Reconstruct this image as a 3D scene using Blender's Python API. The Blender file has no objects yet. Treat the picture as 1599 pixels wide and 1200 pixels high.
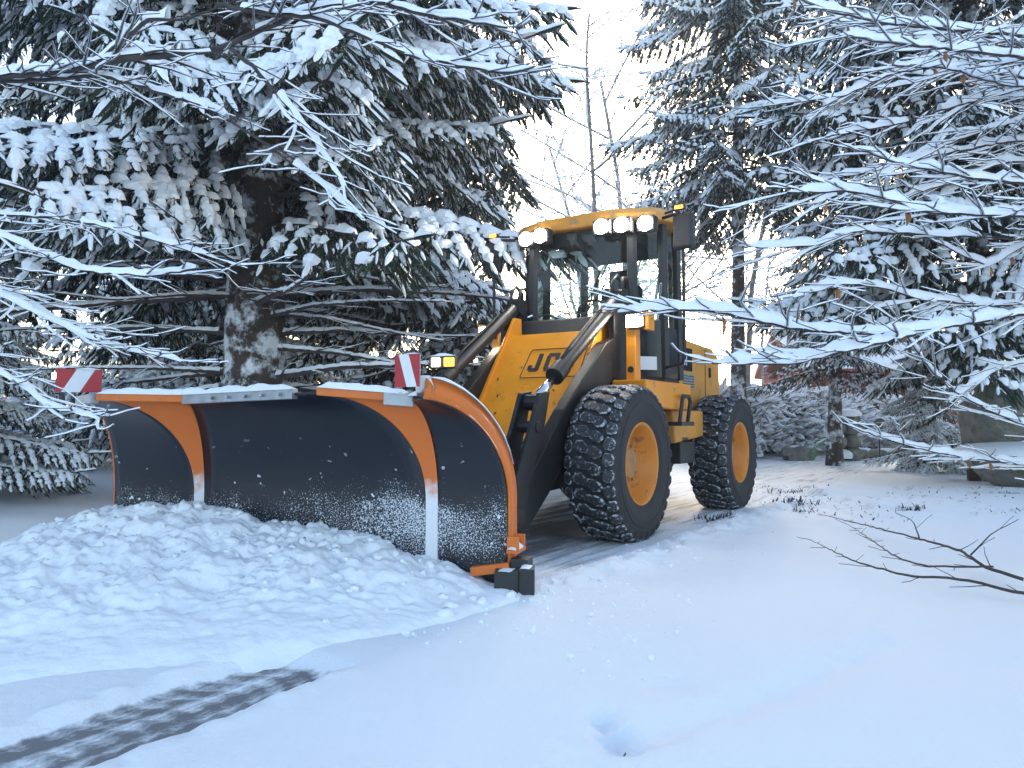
import bpy, math, random
import numpy as np
from mathutils import Vector, Matrix, Euler

# ------------------------------------------------------------------ camera, sky, sun, exposure
scene = bpy.context.scene
cam_data = bpy.data.cameras.new('camera')
cam = bpy.data.objects.new('camera', cam_data)
scene.collection.objects.link(cam)
cam.location = (0, 0, 1.02)
cam.rotation_euler = (math.radians(90 + 2.81), 0, 0)
cam_data.sensor_fit = 'HORIZONTAL'
cam_data.angle = 2 * math.atan(799.5 / 1200)
cam_data.clip_start = 0.05
cam_data.clip_end = 2000
scene.camera = cam

SUN_EL, SUN_AZ = 16.0, 12.0            # sun low behind the trees, azimuth in degrees from +Y towards +X
world = bpy.data.worlds.new('World'); scene.world = world
world.use_nodes = True
wn = world.node_tree
wn.nodes.clear()
sky = wn.nodes.new('ShaderNodeTexSky'); sky.sky_type = 'NISHITA'
sky.sun_disc = False
sky.sun_elevation = math.radians(SUN_EL)
sky.sun_rotation = math.radians(SUN_AZ)
sky.dust_density = 2.0
bg = wn.nodes.new('ShaderNodeBackground'); bg.inputs[1].default_value = 0.15
wo = wn.nodes.new('ShaderNodeOutputWorld')
wn.links.new(sky.outputs[0], bg.inputs[0]); wn.links.new(bg.outputs[0], wo.inputs[0])

sun_d = bpy.data.lights.new('sun', 'SUN'); sun_d.energy = 0.8; sun_d.angle = math.radians(14)
sun_d.color = (1.0, 0.93, 0.84)
sun = bpy.data.objects.new('sun', sun_d); scene.collection.objects.link(sun)
_e, _a = math.radians(SUN_EL), math.radians(SUN_AZ)
sv = Vector((math.sin(_a) * math.cos(_e), math.cos(_a) * math.cos(_e), math.sin(_e)))
sun.rotation_euler = sv.to_track_quat('Z', 'Y').to_euler()
sun.location = sv * 50

scene.view_settings.view_transform = 'Standard'
scene.view_settings.look = 'None'
scene.view_settings.exposure = 2.02
scene.view_settings.gamma = 1.0

# ------------------------------------------------------------------ helpers
C = scene.collection
rnd = random.Random(7)

def hsh(ix, iy, s):
    n = (ix.astype(np.int64) * 374761393 + iy.astype(np.int64) * 668265263 + s * 974711) & 0x7fffffff
    n = ((n ^ (n >> 13)) * 1274126177) & 0x7fffffff
    n = n ^ (n >> 16)
    return (n & 0xffff) / 65535.0

def vnoise(x, y, s=0):
    x = np.asarray(x, float); y = np.asarray(y, float)
    ix = np.floor(x); iy = np.floor(y); fx = x - ix; fy = y - iy
    fx = fx * fx * (3 - 2 * fx); fy = fy * fy * (3 - 2 * fy)
    a = hsh(ix, iy, s); b = hsh(ix + 1, iy, s); c = hsh(ix, iy + 1, s); d = hsh(ix + 1, iy + 1, s)
    return (a * (1 - fx) + b * fx) * (1 - fy) + (c * (1 - fx) + d * fx) * fy

def fbm(x, y, o=4, s=0):
    v = 0; a = .5; t = 0
    for k in range(o):
        v = v + a * vnoise(x * 2 ** k, y * 2 ** k, s + k * 17); t += a; a *= .5
    return v / t

def lumps(x, y, s=0):
    """rounded clods: max of hemispheres on a jittered grid, 0..1"""
    ix = np.floor(x); iy = np.floor(y); best = np.zeros_like(x)
    for dx in (-1, 0, 1):
        for dy in (-1, 0, 1):
            cx = ix + dx; cy = iy + dy
            px = cx + hsh(cx, cy, s); py = cy + hsh(cx, cy, s + 5); r = .35 + .6 * hsh(cx, cy, s + 9)
            d2 = ((x - px) ** 2 + (y - py) ** 2) / r ** 2
            best = np.maximum(best, np.sqrt(np.clip(1 - d2, 0, 1)) * r)
    return best

def sstep(a, b, x):
    t = np.clip((x - a) / (b - a), 0, 1); return t * t * (3 - 2 * t)

class MB:
    """mesh builder: verts, faces and a material index per face"""
    def __init__(self):
        self.v = []; self.f = []; self.m = []
    def add(self, vs, fs, mi=0):
        o = len(self.v); self.v.extend([tuple(p) for p in vs])
        for f in fs:
            self.f.append(tuple(i + o for i in f)); self.m.append(mi)
    def box(self, c, s, mi=0, rot=None):
        vs = [Vector((sx * s[0] / 2, sy * s[1] / 2, sz * s[2] / 2)) for sx in (-1, 1) for sy in (-1, 1) for sz in (-1, 1)]
        if rot is not None:
            R = Euler(rot).to_matrix(); vs = [R @ v for v in vs]
        vs = [v + Vector(c) for v in vs]
        self.add(vs, [(0, 1, 3, 2), (4, 6, 7, 5), (0, 4, 5, 1), (2, 3, 7, 6), (0, 2, 6, 4), (1, 5, 7, 3)], mi)
    def prism(self, poly, d0, d1, axis='y', mi=0):
        """polygon in the two other axes, extruded along axis from d0 to d1"""
        def P(a, b, d):
            return {'y': (a, d, b), 'x': (d, a, b), 'z': (a, b, d)}[axis]
        n = len(poly)
        vs = [P(a, b, d0) for a, b in poly] + [P(a, b, d1) for a, b in poly]
        fs = [tuple(range(n))[::-1], tuple(range(n, 2 * n))] + [(i, (i + 1) % n, n + (i + 1) % n, n + i) for i in range(n)]
        self.add(vs, fs, mi)
    def tube(self, pts, rs, seg=8, mi=0, cap=True):
        pts = [Vector(p) for p in pts]; n = len(pts)
        if not hasattr(rs, '__len__'): rs = [rs] * n
        o = len(self.v); ref = None
        for i, p in enumerate(pts):
            t = (pts[min(i + 1, n - 1)] - pts[max(i - 1, 0)])
            if t.length < 1e-9: t = Vector((0, 0, 1))
            t.normalize()
            if ref is None:
                ref = Vector((0, 0, 1)) if abs(t.z) < .9 else Vector((1, 0, 0))
            a = t.cross(ref); a.normalize(); b = a.cross(t); ref = b
            for k in range(seg):
                an = 2 * math.pi * k / seg
                self.v.append(tuple(p + (a * math.cos(an) + b * math.sin(an)) * rs[i]))
        for i in range(n - 1):
            for k in range(seg):
                k2 = (k + 1) % seg
                self.f.append((o + i * seg + k, o + i * seg + k2, o + (i + 1) * seg + k2, o + (i + 1) * seg + k)); self.m.append(mi)
        if cap:
            self.f.append(tuple(o + k for k in range(seg))[::-1]); self.m.append(mi)
            self.f.append(tuple(o + (n - 1) * seg + k for k in range(seg))); self.m.append(mi)
    def lathe(self, prof, seg=32, axis='y', c=(0, 0, 0), mi=0):
        """prof: list of (radius, along)"""
        o = len(self.v); n = len(prof)
        for r, a in prof:
            for k in range(seg):
                an = 2 * math.pi * k / seg; x, z = r * math.cos(an), r * math.sin(an)
                p = {'y': (x, a, z), 'z': (x, z, a), 'x': (a, x, z)}[axis]
                self.v.append((p[0] + c[0], p[1] + c[1], p[2] + c[2]))
        for i in range(n - 1):
            for k in range(seg):
                k2 = (k + 1) % seg
                self.f.append((o + i * seg + k, o + (i + 1) * seg + k, o + (i + 1) * seg + k2, o + i * seg + k2)); self.m.append(mi)
    def grid(self, P, mi=0):
        """P: rows of points"""
        o = len(self.v); n = len(P); m = len(P[0])
        for r in P: self.v.extend([tuple(p) for p in r])
        for i in range(n - 1):
            for j in range(m - 1):
                self.f.append((o + i * m + j, o + i * m + j + 1, o + (i + 1) * m + j + 1, o + (i + 1) * m + j)); self.m.append(mi)
    def build(self, name, mats, parent=None, smooth=False, bevel=0, solid=0, autosmooth=None):
        me = bpy.data.meshes.new(name); me.from_pydata(self.v, [], self.f)
        if not isinstance(mats, (list, tuple)): mats = [mats]
        for m in mats: me.materials.append(m)
        me.polygons.foreach_set('material_index', self.m)
        if smooth or autosmooth: me.polygons.foreach_set('use_smooth', [True] * len(me.polygons))
        me.update()
        o = bpy.data.objects.new(name, me); C.objects.link(o)
        if autosmooth:
            try: me.set_sharp_from_angle(angle=math.radians(autosmooth))
            except Exception: pass
        if solid:
            md = o.modifiers.new('solid', 'SOLIDIFY'); md.thickness = solid; md.offset = 0
        if bevel:
            md = o.modifiers.new('bevel', 'BEVEL'); md.width = bevel; md.segments = 2; md.limit_method = 'ANGLE'; md.angle_limit = math.radians(40)
        if parent: o.parent = parent
        return o

def tag(o, label=None, cat=None, group=None, kind=None):
    if label: o['label'] = label
    if cat: o['category'] = cat
    if group: o['group'] = group
    if kind: o['kind'] = kind
    return o

def thing(name, label, cat, loc=(0, 0, 0), rotz=0, group=None):
    o = bpy.data.objects.new(name, None); C.objects.link(o)
    o.location = loc; o.rotation_euler = (0, 0, rotz); o.empty_display_size = .2
    return tag(o, label, cat, group)

def inst(mesh, name, parent, loc, rot, sc=1.0):
    o = bpy.data.objects.new(name, mesh); C.objects.link(o)
    o.location = loc; o.rotation_euler = rot
    o.scale = (sc, sc, sc) if not hasattr(sc, '__len__') else sc
    o.parent = parent
    return o

# ------------------------------------------------------------------ materials
def mat(name, col, rough=.5, metal=0, var=0, vscale=5, bump=0, bscale=40, dirt=None, dirt_amt=0, dirt_scale=6, spec=.5, coat=0, detail=6):
    m = bpy.data.materials.new(name); m.use_nodes = True
    nt = m.node_tree; b = nt.nodes['Principled BSDF']
    b.inputs['Base Color'].default_value = (*col, 1); b.inputs['Roughness'].default_value = rough
    b.inputs['Metallic'].default_value = metal; b.inputs['Specular IOR Level'].default_value = spec
    b.inputs['Coat Weight'].default_value = coat
    tc = nt.nodes.new('ShaderNodeTexCoord')
    last = None
    if var:
        n = nt.nodes.new('ShaderNodeTexNoise'); n.inputs['Scale'].default_value = vscale; n.inputs['Detail'].default_value = detail
        nt.links.new(tc.outputs['Object'], n.inputs['Vector'])
        r = nt.nodes.new('ShaderNodeMapRange'); r.inputs[1].default_value = .3; r.inputs[2].default_value = .7
        r.inputs[3].default_value = 1 - var; r.inputs[4].default_value = 1 + var
        nt.links.new(n.outputs[0], r.inputs[0])
        mx = nt.nodes.new('ShaderNodeVectorMath'); mx.operation = 'SCALE'; mx.inputs[0].default_value = col
        nt.links.new(r.outputs[0], mx.inputs['Scale']); nt.links.new(mx.outputs[0], b.inputs['Base Color']); last = mx.outputs[0]
        rr = nt.nodes.new('ShaderNodeMapRange'); rr.inputs[3].default_value = max(0, rough - .12); rr.inputs[4].default_value = min(1, rough + .12)
        nt.links.new(n.outputs[0], rr.inputs[0]); nt.links.new(rr.outputs[0], b.inputs['Roughness'])
    if dirt:
        n = nt.nodes.new('ShaderNodeTexNoise'); n.inputs['Scale'].default_value = dirt_scale; n.inputs['Detail'].default_value = 10; n.inputs['Roughness'].default_value = .7
        nt.links.new(tc.outputs['Object'], n.inputs['Vector'])
        r = nt.nodes.new('ShaderNodeMapRange'); r.inputs[1].default_value = .62 - .3 * dirt_amt; r.inputs[2].default_value = .72 - .3 * dirt_amt
        nt.links.new(n.outputs[0], r.inputs[0])
        mx = nt.nodes.new('ShaderNodeMix'); mx.data_type = 'RGBA'
        nt.links.new(r.outputs[0], mx.inputs['Factor'])
        if last: nt.links.new(last, mx.inputs['A'])
        else: mx.inputs['A'].default_value = (*col, 1)
        mx.inputs['B'].default_value = (*dirt, 1)
        nt.links.new(mx.outputs['Result'], b.inputs['Base Color'])
    if bump:
        n = nt.nodes.new('ShaderNodeTexNoise'); n.inputs['Scale'].default_value = bscale; n.inputs['Detail'].default_value = 6
        nt.links.new(tc.outputs['Object'], n.inputs['Vector'])
        bp = nt.nodes.new('ShaderNodeBump'); bp.inputs['Strength'].default_value = bump; bp.inputs['Distance'].default_value = .02
        nt.links.new(n.outputs[0], bp.inputs['Height']); nt.links.new(bp.outputs[0], b.inputs['Normal'])
    return m

SNOW = mat('snow', (.86, .88, .90), rough=.65, bump=.35, bscale=30, spec=.25)
SNOWF = mat('snow_on_foliage', (.84, .86, .89), rough=.7, bump=.3, bscale=60, spec=.2)
NEEDLE = mat('spruce_needles', (.030, .048, .030), rough=.7, var=.35, vscale=3)
BARK = mat('spruce_bark', (.060, .045, .036), rough=.9, var=.4, vscale=9, bump=.8, bscale=25, dirt=(.75, .78, .82), dirt_amt=.42, dirt_scale=3)
BRANCH = mat('branch_bark', (.055, .045, .042), rough=.85, var=.3, vscale=12)
FROST = mat('frosted_twigs', (.62, .64, .68), rough=.8, var=.5, vscale=2)
BAREBARK = mat('frosted_bark', (.24, .23, .23), rough=.9, var=.4, vscale=6)
LEAF = mat('dry_leaf', (.30, .13, .055), rough=.7, var=.3, vscale=20)
YELLOW = mat('yellow_paint', (.84, .29, .012), rough=.36, var=.10, vscale=3, dirt=(.16, .09, .035), dirt_amt=.12, dirt_scale=9, coat=.2)
YELLOW2 = mat('yellow_hood_paint', (.68, .29, .045), rough=.42, var=.10, vscale=4, dirt=(.30, .22, .12), dirt_amt=.2, dirt_scale=7)
ORANGE = mat('orange_plow_paint', (.68, .16, .018), rough=.42, var=.10, vscale=4, dirt=(.30, .10, .03), dirt_amt=.15, dirt_scale=8)
RIMOR = mat('orange_rim_paint', (.66, .22, .015), rough=.45, var=.12, vscale=6, dirt=(.22, .10, .03), dirt_amt=.2)
HUB = mat('dirty_hub', (.38, .18, .06), rough=.6, var=.25, vscale=10)
BLACK = mat('black_steel', (.011, .011, .013), rough=.45, spec=.35, var=.3, vscale=6, dirt=(.07, .065, .06), dirt_amt=.05, dirt_scale=8)
BLACKP = mat('black_plastic', (.018, .019, .022), rough=.5)
GREYM = mat('galvanised_steel', (.36, .39, .42), rough=.45, metal=.7, var=.2, vscale=14)
CHROME = mat('chrome_rod', (.75, .77, .8), rough=.15, metal=1)
REDW = mat('red_reflective', (.42, .018, .03), rough=.4)
WHITEP = mat('white_reflective', (.74, .76, .78), rough=.4)
STONE = mat('stone', (.20, .19, .17), rough=.9, var=.35, vscale=4, bump=.8, bscale=12, dirt=(.10, .11, .05), dirt_amt=.3, dirt_scale=3)
REDH = mat('red_house_paint', (.20, .045, .035), rough=.8, var=.15, vscale=3)
RUBBER = mat('tyre_rubber', (.022, .022, .024), rough=.75, var=.3, vscale=9)
SOIL = mat('dark_litter', (.06, .05, .045), rough=.95, var=.4, vscale=20)
GREENH = mat('green_hose', (.10, .30, .14), rough=.5)
SEAT = mat('seat_fabric', (.03, .032, .04), rough=.9)

def lug_mat(name, amt):
    m = mat(name, (.020, .021, .024), rough=.55)
    nt = m.node_tree; b = nt.nodes['Principled BSDF']; tc = nt.nodes.new('ShaderNodeTexCoord')
    n = nt.nodes.new('ShaderNodeTexNoise'); n.inputs['Scale'].default_value = 34; n.inputs['Detail'].default_value = 8; n.inputs['Roughness'].default_value = .75
    nt.links.new(tc.outputs['Object'], n.inputs['Vector'])
    r = nt.nodes.new('ShaderNodeMapRange'); r.inputs[1].default_value = .66 - amt; r.inputs[2].default_value = .80 - amt
    nt.links.new(n.outputs[0], r.inputs[0])
    mx = nt.nodes.new('ShaderNodeMix'); mx.data_type = 'RGBA'; mx.inputs['A'].default_value = (.022, .023, .026, 1); mx.inputs['B'].default_value = (.62, .66, .72, 1)
    nt.links.new(r.outputs[0], mx.inputs['Factor']); nt.links.new(mx.outputs['Result'], b.inputs['Base Color'])
    return m
LUG = lug_mat('lug_face', .11)
LUGE = lug_mat('lug_edge_snow', .19)

def plow_mat():
    m = mat('black_plow_sheet', (.012, .015, .024), rough=.32)
    nt = m.node_tree; b = nt.nodes['Principled BSDF']; tc = nt.nodes.new('ShaderNodeTexCoord')
    sp = nt.nodes.new('ShaderNodeSeparateXYZ'); nt.links.new(tc.outputs['Object'], sp.inputs[0])
    def N(scale, det, rough=.6):
        n = nt.nodes.new('ShaderNodeTexNoise'); n.inputs['Scale'].default_value = scale; n.inputs['Detail'].default_value = det; n.inputs['Roughness'].default_value = rough
        nt.links.new(tc.outputs['Object'], n.inputs['Vector']); return n.outputs[0]
    def M(op, a, bb):
        n = nt.nodes.new('ShaderNodeMath'); n.operation = op
        for i, v in enumerate((a, bb)):
            if isinstance(v, (int, float)): n.inputs[i].default_value = v
            else: nt.links.new(v, n.inputs[i])
        return n.outputs[0]
    def MR(v, a, b_, c=0, d=1):
        n = nt.nodes.new('ShaderNodeMapRange'); nt.links.new(v, n.inputs[0])
        for i, q in enumerate((a, b_, c, d)): n.inputs[i + 1].default_value = q
        return n.outputs[0]
    z = sp.outputs[2]; x = sp.outputs[0]
    zz = M('ADD', z, M('MULTIPLY', M('SUBTRACT', N(2.2, 3), .5), .5))
    # frost dust sits below about half height, thickest beside the ribs
    band = M('MULTIPLY', MR(zz, .74, .50), MR(zz, .08, .34, .35, 1))
    rib = M('MAXIMUM', MR(M('ABSOLUTE', M('SUBTRACT', x, .55), 0), .0, .75, 1, .66), MR(M('ABSOLUTE', M('SUBTRACT', x, 2.1), 0), .0, .5, .9, .6))
    fine = N(120, 3, .7)
    thr = M('SUBTRACT', .80, M('MULTIPLY', M('MULTIPLY', band, rib), .33))
    spk = MR(M('SUBTRACT', fine, thr), 0, .06)
    dots = MR(N(26, 1, .3), .74, .77)
    fac = M('MAXIMUM', spk, M('MULTIPLY', dots, MR(z, .95, .6)))
    mx = nt.nodes.new('ShaderNodeMix'); mx.data_type = 'RGBA'; mx.inputs['A'].default_value = (.007, .009, .016, 1); mx.inputs['B'].default_value = (.7, .74, .8, 1)
    nt.links.new(fac, mx.inputs['Factor']); nt.links.new(mx.outputs['Result'], b.inputs['Base Color'])
    nt.links.new(MR(fac, 0, 1, .3, .85), b.inputs['Roughness'])
    return m
PLOWB = plow_mat()

def rib_mat():
    """orange paint whose foot is caked with snow"""
    m = mat('orange_rib_paint', (.66, .15, .016), rough=.4)
    nt = m.node_tree; b = nt.nodes['Principled BSDF']; tc = nt.nodes.new('ShaderNodeTexCoord')
    sp = nt.nodes.new('ShaderNodeSeparateXYZ'); nt.links.new(tc.outputs['Object'], sp.inputs[0])
    n = nt.nodes.new('ShaderNodeTexNoise'); n.inputs['Scale'].default_value = 14; n.inputs['Detail'].default_value = 6
    nt.links.new(tc.outputs['Object'], n.inputs['Vector'])
    a = nt.nodes.new('ShaderNodeMath'); a.operation = 'MULTIPLY_ADD'; nt.links.new(n.outputs[0], a.inputs[0]); a.inputs[1].default_value = .3; nt.links.new(sp.outputs[2], a.inputs[2])
    r = nt.nodes.new('ShaderNodeMapRange'); nt.links.new(a.outputs[0], r.inputs[0]); r.inputs[1].default_value = .84; r.inputs[2].default_value = .72
    mx = nt.nodes.new('ShaderNodeMix'); mx.data_type = 'RGBA'; mx.inputs['A'].default_value = (.66, .15, .016, 1); mx.inputs['B'].default_value = (.74, .74, .77, 1)
    nt.links.new(r.outputs[0], mx.inputs['Factor']); nt.links.new(mx.outputs['Result'], b.inputs['Base Color'])
    return m
RIB = rib_mat()

def glass_mat():
    m = bpy.data.materials.new('tinted_glass'); m.use_nodes = True; nt = m.node_tree; nt.nodes.clear()
    o = nt.nodes.new('ShaderNodeOutputMaterial'); mx = nt.nodes.new('ShaderNodeMixShader')
    t = nt.nodes.new('ShaderNodeBsdfTransparent'); t.inputs[0].default_value = (.82, .92, .90, 1)
    g = nt.nodes.new('ShaderNodeBsdfGlossy'); g.inputs['Roughness'].default_value = .03
    f = nt.nodes.new('ShaderNodeFresnel'); f.inputs[0].default_value = 1.5
    nt.links.new(f.outputs[0], mx.inputs[0]); nt.links.new(t.outputs[0], mx.inputs[1]); nt.links.new(g.outputs[0], mx.inputs[2]); nt.links.new(mx.outputs[0], o.inputs[0])
    return m
GLASS = glass_mat()
DGLASS = mat('dark_glass', (.012, .014, .02), rough=.12, var=.2, vscale=8)

def emit_mat(name, col, s):
    m = bpy.data.materials.new(name); m.use_nodes = True; b = m.node_tree.nodes['Principled BSDF']
    b.inputs['Base Color'].default_value = (*col, 1); b.inputs['Emission Color'].default_value = (*col, 1); b.inputs['Emission Strength'].default_value = s
    return m
LAMP = emit_mat('lit_lamp_lens', (1, .95, .86), 60)
LAMP2 = emit_mat('lit_headlight_lens', (1, .9, .72), 40)
INDIC = emit_mat('lit_amber_lens', (1, .26, .02), 2.2)
POSL = emit_mat('lit_position_lens', (1, .82, .6), 6)

def ground_mat():
    m = mat('snowy_ground', (.86, .88, .9), rough=.65, spec=.25)
    nt = m.node_tree; b = nt.nodes['Principled BSDF']; tc = nt.nodes.new('ShaderNodeTexCoord')
    at = nt.nodes.new('ShaderNodeAttribute'); at.attribute_name = 'bare'
    def N(scale, det, rough=.6, vec=None):
        n = nt.nodes.new('ShaderNodeTexNoise'); n.inputs['Scale'].default_value = scale; n.inputs['Detail'].default_value = det; n.inputs['Roughness'].default_value = rough
        nt.links.new(vec or tc.outputs['Object'], n.inputs['Vector']); return n.outputs[0]
    def M(op, a, bb):
        n = nt.nodes.new('ShaderNodeMath'); n.operation = op
        for i, v in enumerate((a, bb)):
            if isinstance(v, (int, float)): n.inputs[i].default_value = v
            else: nt.links.new(v, n.inputs[i])
        return n.outputs[0]
    # streaks run along the driving direction
    mp = nt.nodes.new('ShaderNodeMapping'); mp.inputs['Rotation'].default_value = (0, 0, math.radians(-57.5)); mp.inputs['Scale'].default_value = (1, 1, 1)
    mp.vector_type = 'POINT'; nt.links.new(tc.outputs['Object'], mp.inputs[0])
    mp2 = nt.nodes.new('ShaderNodeMapping'); mp2.inputs['Scale'].default_value = (.35, 5, 1); nt.links.new(mp.outputs[0], mp2.inputs[0])
    streak = N(2.0, 6, .65, mp2.outputs[0]); patch = N(1.1, 6, .6); grit = N(45, 5, .7)
    v = M('ADD', M('MULTIPLY', streak, .5), M('ADD', M('MULTIPLY', patch, .3), M('MULTIPLY', grit, .2)))
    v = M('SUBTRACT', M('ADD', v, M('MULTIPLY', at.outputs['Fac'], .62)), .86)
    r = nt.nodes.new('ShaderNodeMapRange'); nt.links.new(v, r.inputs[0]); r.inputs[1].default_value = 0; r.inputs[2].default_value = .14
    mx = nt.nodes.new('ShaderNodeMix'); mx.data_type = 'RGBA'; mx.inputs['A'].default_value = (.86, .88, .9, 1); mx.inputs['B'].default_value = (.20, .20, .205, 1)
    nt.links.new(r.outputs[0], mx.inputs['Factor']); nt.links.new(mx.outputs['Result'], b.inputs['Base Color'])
    bp = nt.nodes.new('ShaderNodeBump'); bp.inputs['Strength'].default_value = .55; bp.inputs['Distance'].default_value = .02
    nt.links.new(M('ADD', N(18, 10, .7), M('MULTIPLY', grit, .7)), bp.inputs['Height']); nt.links.new(bp.outputs[0], b.inputs['Normal'])
    return m
GROUND = ground_mat()

# ------------------------------------------------------------------ frames of the loader and of the plow
VO = np.array([0.195, 7.048]); TH = math.radians(32.5)
FW = np.array([-math.sin(TH), -math.cos(TH)]); LF = np.array([math.cos(TH), -math.sin(TH)])
PO = np.array([-0.019, 4.35]); TP = math.radians(17)
PL = np.array([-math.cos(TP), math.sin(TP)]); PF = np.array([-math.sin(TP), -math.cos(TP)])

def ground_z(x, y):
    """height of the snow surface and how much asphalt is laid bare, for arrays x, y"""
    xv = (x - VO[0]) * FW[0] + (y - VO[1]) * FW[1]
    yv = (x - VO[0]) * LF[0] + (y - VO[1]) * LF[1]
    pt = (x - PO[0]) * PL[0] + (y - PO[1]) * PL[1]
    pfw = (x - PO[0]) * PF[0] + (y - PO[1]) * PF[1]
    near = np.exp(-np.maximum(0, y - 12) / 12)
    depth = .055 + .04 * (fbm(x * .5, y * .5, 3, 3) - .5) + .05 * (fbm(x * 1.3, y * 1.3, 4, 8) - .5)
    # cleared lane behind the blade
    edge = 1.32 + .12 * (fbm(xv * 1.2, yv * 0 + 2, 3, 21) - .5) + .02 * np.maximum(0, -xv)
    lane = sstep(0, .22, edge - yv) * sstep(-2.6, -2.2, yv + .08 * np.minimum(0, xv + 3)) * sstep(.02, -.25, pfw)
    lane = np.maximum(lane, sstep(9, 12, y) * sstep(17, 14, y) * sstep(-1, 1, x) * .8)
    packed = .012 + .02 * fbm(xv * .5, yv * 5, 4, 31) + .008 * fbm(x * 6, y * 6, 3, 5)
    z = depth * (1 - lane) + packed * lane
    # windrow left along the lane's edge
    ridge = np.exp(-((yv - edge - .12) / .16) ** 2) * sstep(.6, -.4, pfw) * sstep(-9, -3, xv)
    z = z + ridge * (.015 + .06 * lumps(x * 7, y * 7, 2) + .03 * lumps(x * 19, y * 19, 4)) * (.35 + .65 * fbm(x * .9, y * .9, 2, 12))
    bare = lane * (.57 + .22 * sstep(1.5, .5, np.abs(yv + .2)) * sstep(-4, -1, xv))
    # wheel tracks of an earlier car in the uncleared snow
    for ty, tw, x1 in ((1.21, .205, 3.70), (-.51, .18, 4.3)):
        tr = sstep(tw + .05, tw - .03, np.abs(yv - ty + .015 * np.sin(xv * 3) + .05 * (fbm(xv * 3, yv * 3, 3, 50) - .5))) * sstep(x1, x1 + .15, xv)
        tread = .006 * np.sin(xv * 60 + 2.5 * np.cos((yv - ty) * 14)) * (np.abs(yv - ty) < tw)
        z = z * (1 - tr) + (.012 + tread * .5) * tr
        rim = np.exp(-((np.abs(yv - ty) - tw - .07) / .05) ** 2) * sstep(x1, x1 + .2, xv)
        z = z + .025 * rim * lumps(x * 14, y * 14, 4)
        bare = np.maximum(bare, tr * (.74 + .06 * np.sin(xv * 60 + 2.5 * np.cos((yv - ty) * 14)) + .12 * (fbm(x * 11, y * 11, 3, 44) - .5)))
    # footprints and a faint trail in the near snow
    for (fx, fy, r, d) in ((.335, 2.34, .062, .075), (.31, 2.44, .058, .07), (.295, 2.55, .05, .055), (.30, 2.62, .05, .012), (.44, 2.42, .085, .026), (.76, 2.66, .085, .026), (.96, 2.82, .085, .026), (1.17, 3.0, .085, .026), (1.42, 3.24, .085, .026), (.52, 2.50, .08, .02), (.66, 2.58, .10, .022), (.86, 2.74, .10, .02), (1.06, 2.90, .09, .022), (1.28, 3.11, .10, .02), (.57, 2.9, .10, .02), (1.6, 3.4, .11, .02), (.18, 2.2, .09, .015)):
        z = z - d * np.exp(-(((x - fx) ** 2 + (y - fy) ** 2) / r ** 2) ** 1.5)
    # rough verge with half-buried ground cover on the right
    verge = sstep(3.0, 3.8, x) * sstep(6.8, 7.8, y) * sstep(13, 11, y)
    z = z + verge * (.10 * fbm(x * 2.2, y * 2.2, 5, 61) - .02)
    bare = np.maximum(bare, verge * (.35 + .35 * fbm(x * 3, y * 3, 4, 70)))
    # terrain beyond
    far = np.maximum(0, y - 14)
    z = z + .0022 * far ** 1.35 * (far < 400) + .10 * (fbm(x * .2, y * .2, 3, 91) - .5) * sstep(12, 20, y)
    z = z + .25 * sstep(-4, -9, x) * sstep(3, 8, y) + .05 * sstep(1.2, 3.5, x) * sstep(6.5, 3, y)
    return z, np.clip(bare, 0, 1)

def axis_steps(c0, c1, fine, lo, hi, grow=1.09):
    a = list(np.arange(c0, c1, fine)); d = fine
    while a[-1] < hi: d *= grow; a.append(a[-1] + d)
    d = fine; b = [a[0]]
    while b[0] > lo: d *= grow; b.insert(0, b[0] - d)
    return np.array(b[:-1] + a)

gx = axis_steps(-3.2, 4.2, .028, -400, 400); gy = axis_steps(1.6, 8.0, .028, -60, 600, 1.05)
X, Y = np.meshgrid(gx, gy)
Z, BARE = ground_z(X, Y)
nx, ny = len(gx), len(gy)
me = bpy.data.meshes.new('ground')
V = np.stack([X.ravel(), Y.ravel(), Z.ravel()], 1)
ii, jj = np.meshgrid(np.arange(nx - 1), np.arange(ny - 1)); q = (jj * nx + ii).ravel()
F = np.stack([q, q + 1, q + nx + 1, q + nx], 1)
me.vertices.add(len(V)); me.vertices.foreach_set('co', V.ravel())
me.loops.add(F.size); me.loops.foreach_set('vertex_index', F.ravel().astype(np.int32))
me.polygons.add(len(F)); me.polygons.foreach_set('loop_start', np.arange(0, F.size, 4, dtype=np.int32)); me.polygons.foreach_set('loop_total', np.full(len(F), 4, np.int32))
me.polygons.foreach_set('use_smooth', np.ones(len(F), bool))
me.update(calc_edges=True)
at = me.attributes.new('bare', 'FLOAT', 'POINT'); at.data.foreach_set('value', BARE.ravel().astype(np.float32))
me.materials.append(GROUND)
ground = bpy.data.objects.new('ground', me); C.objects.link(ground)
tag(ground, 'snow-covered ground with a half-cleared drive', None, None, 'structure')

def gz(x, y):
    return float(ground_z(np.array([float(x)]), np.array([float(y)]))[0][0])

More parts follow.
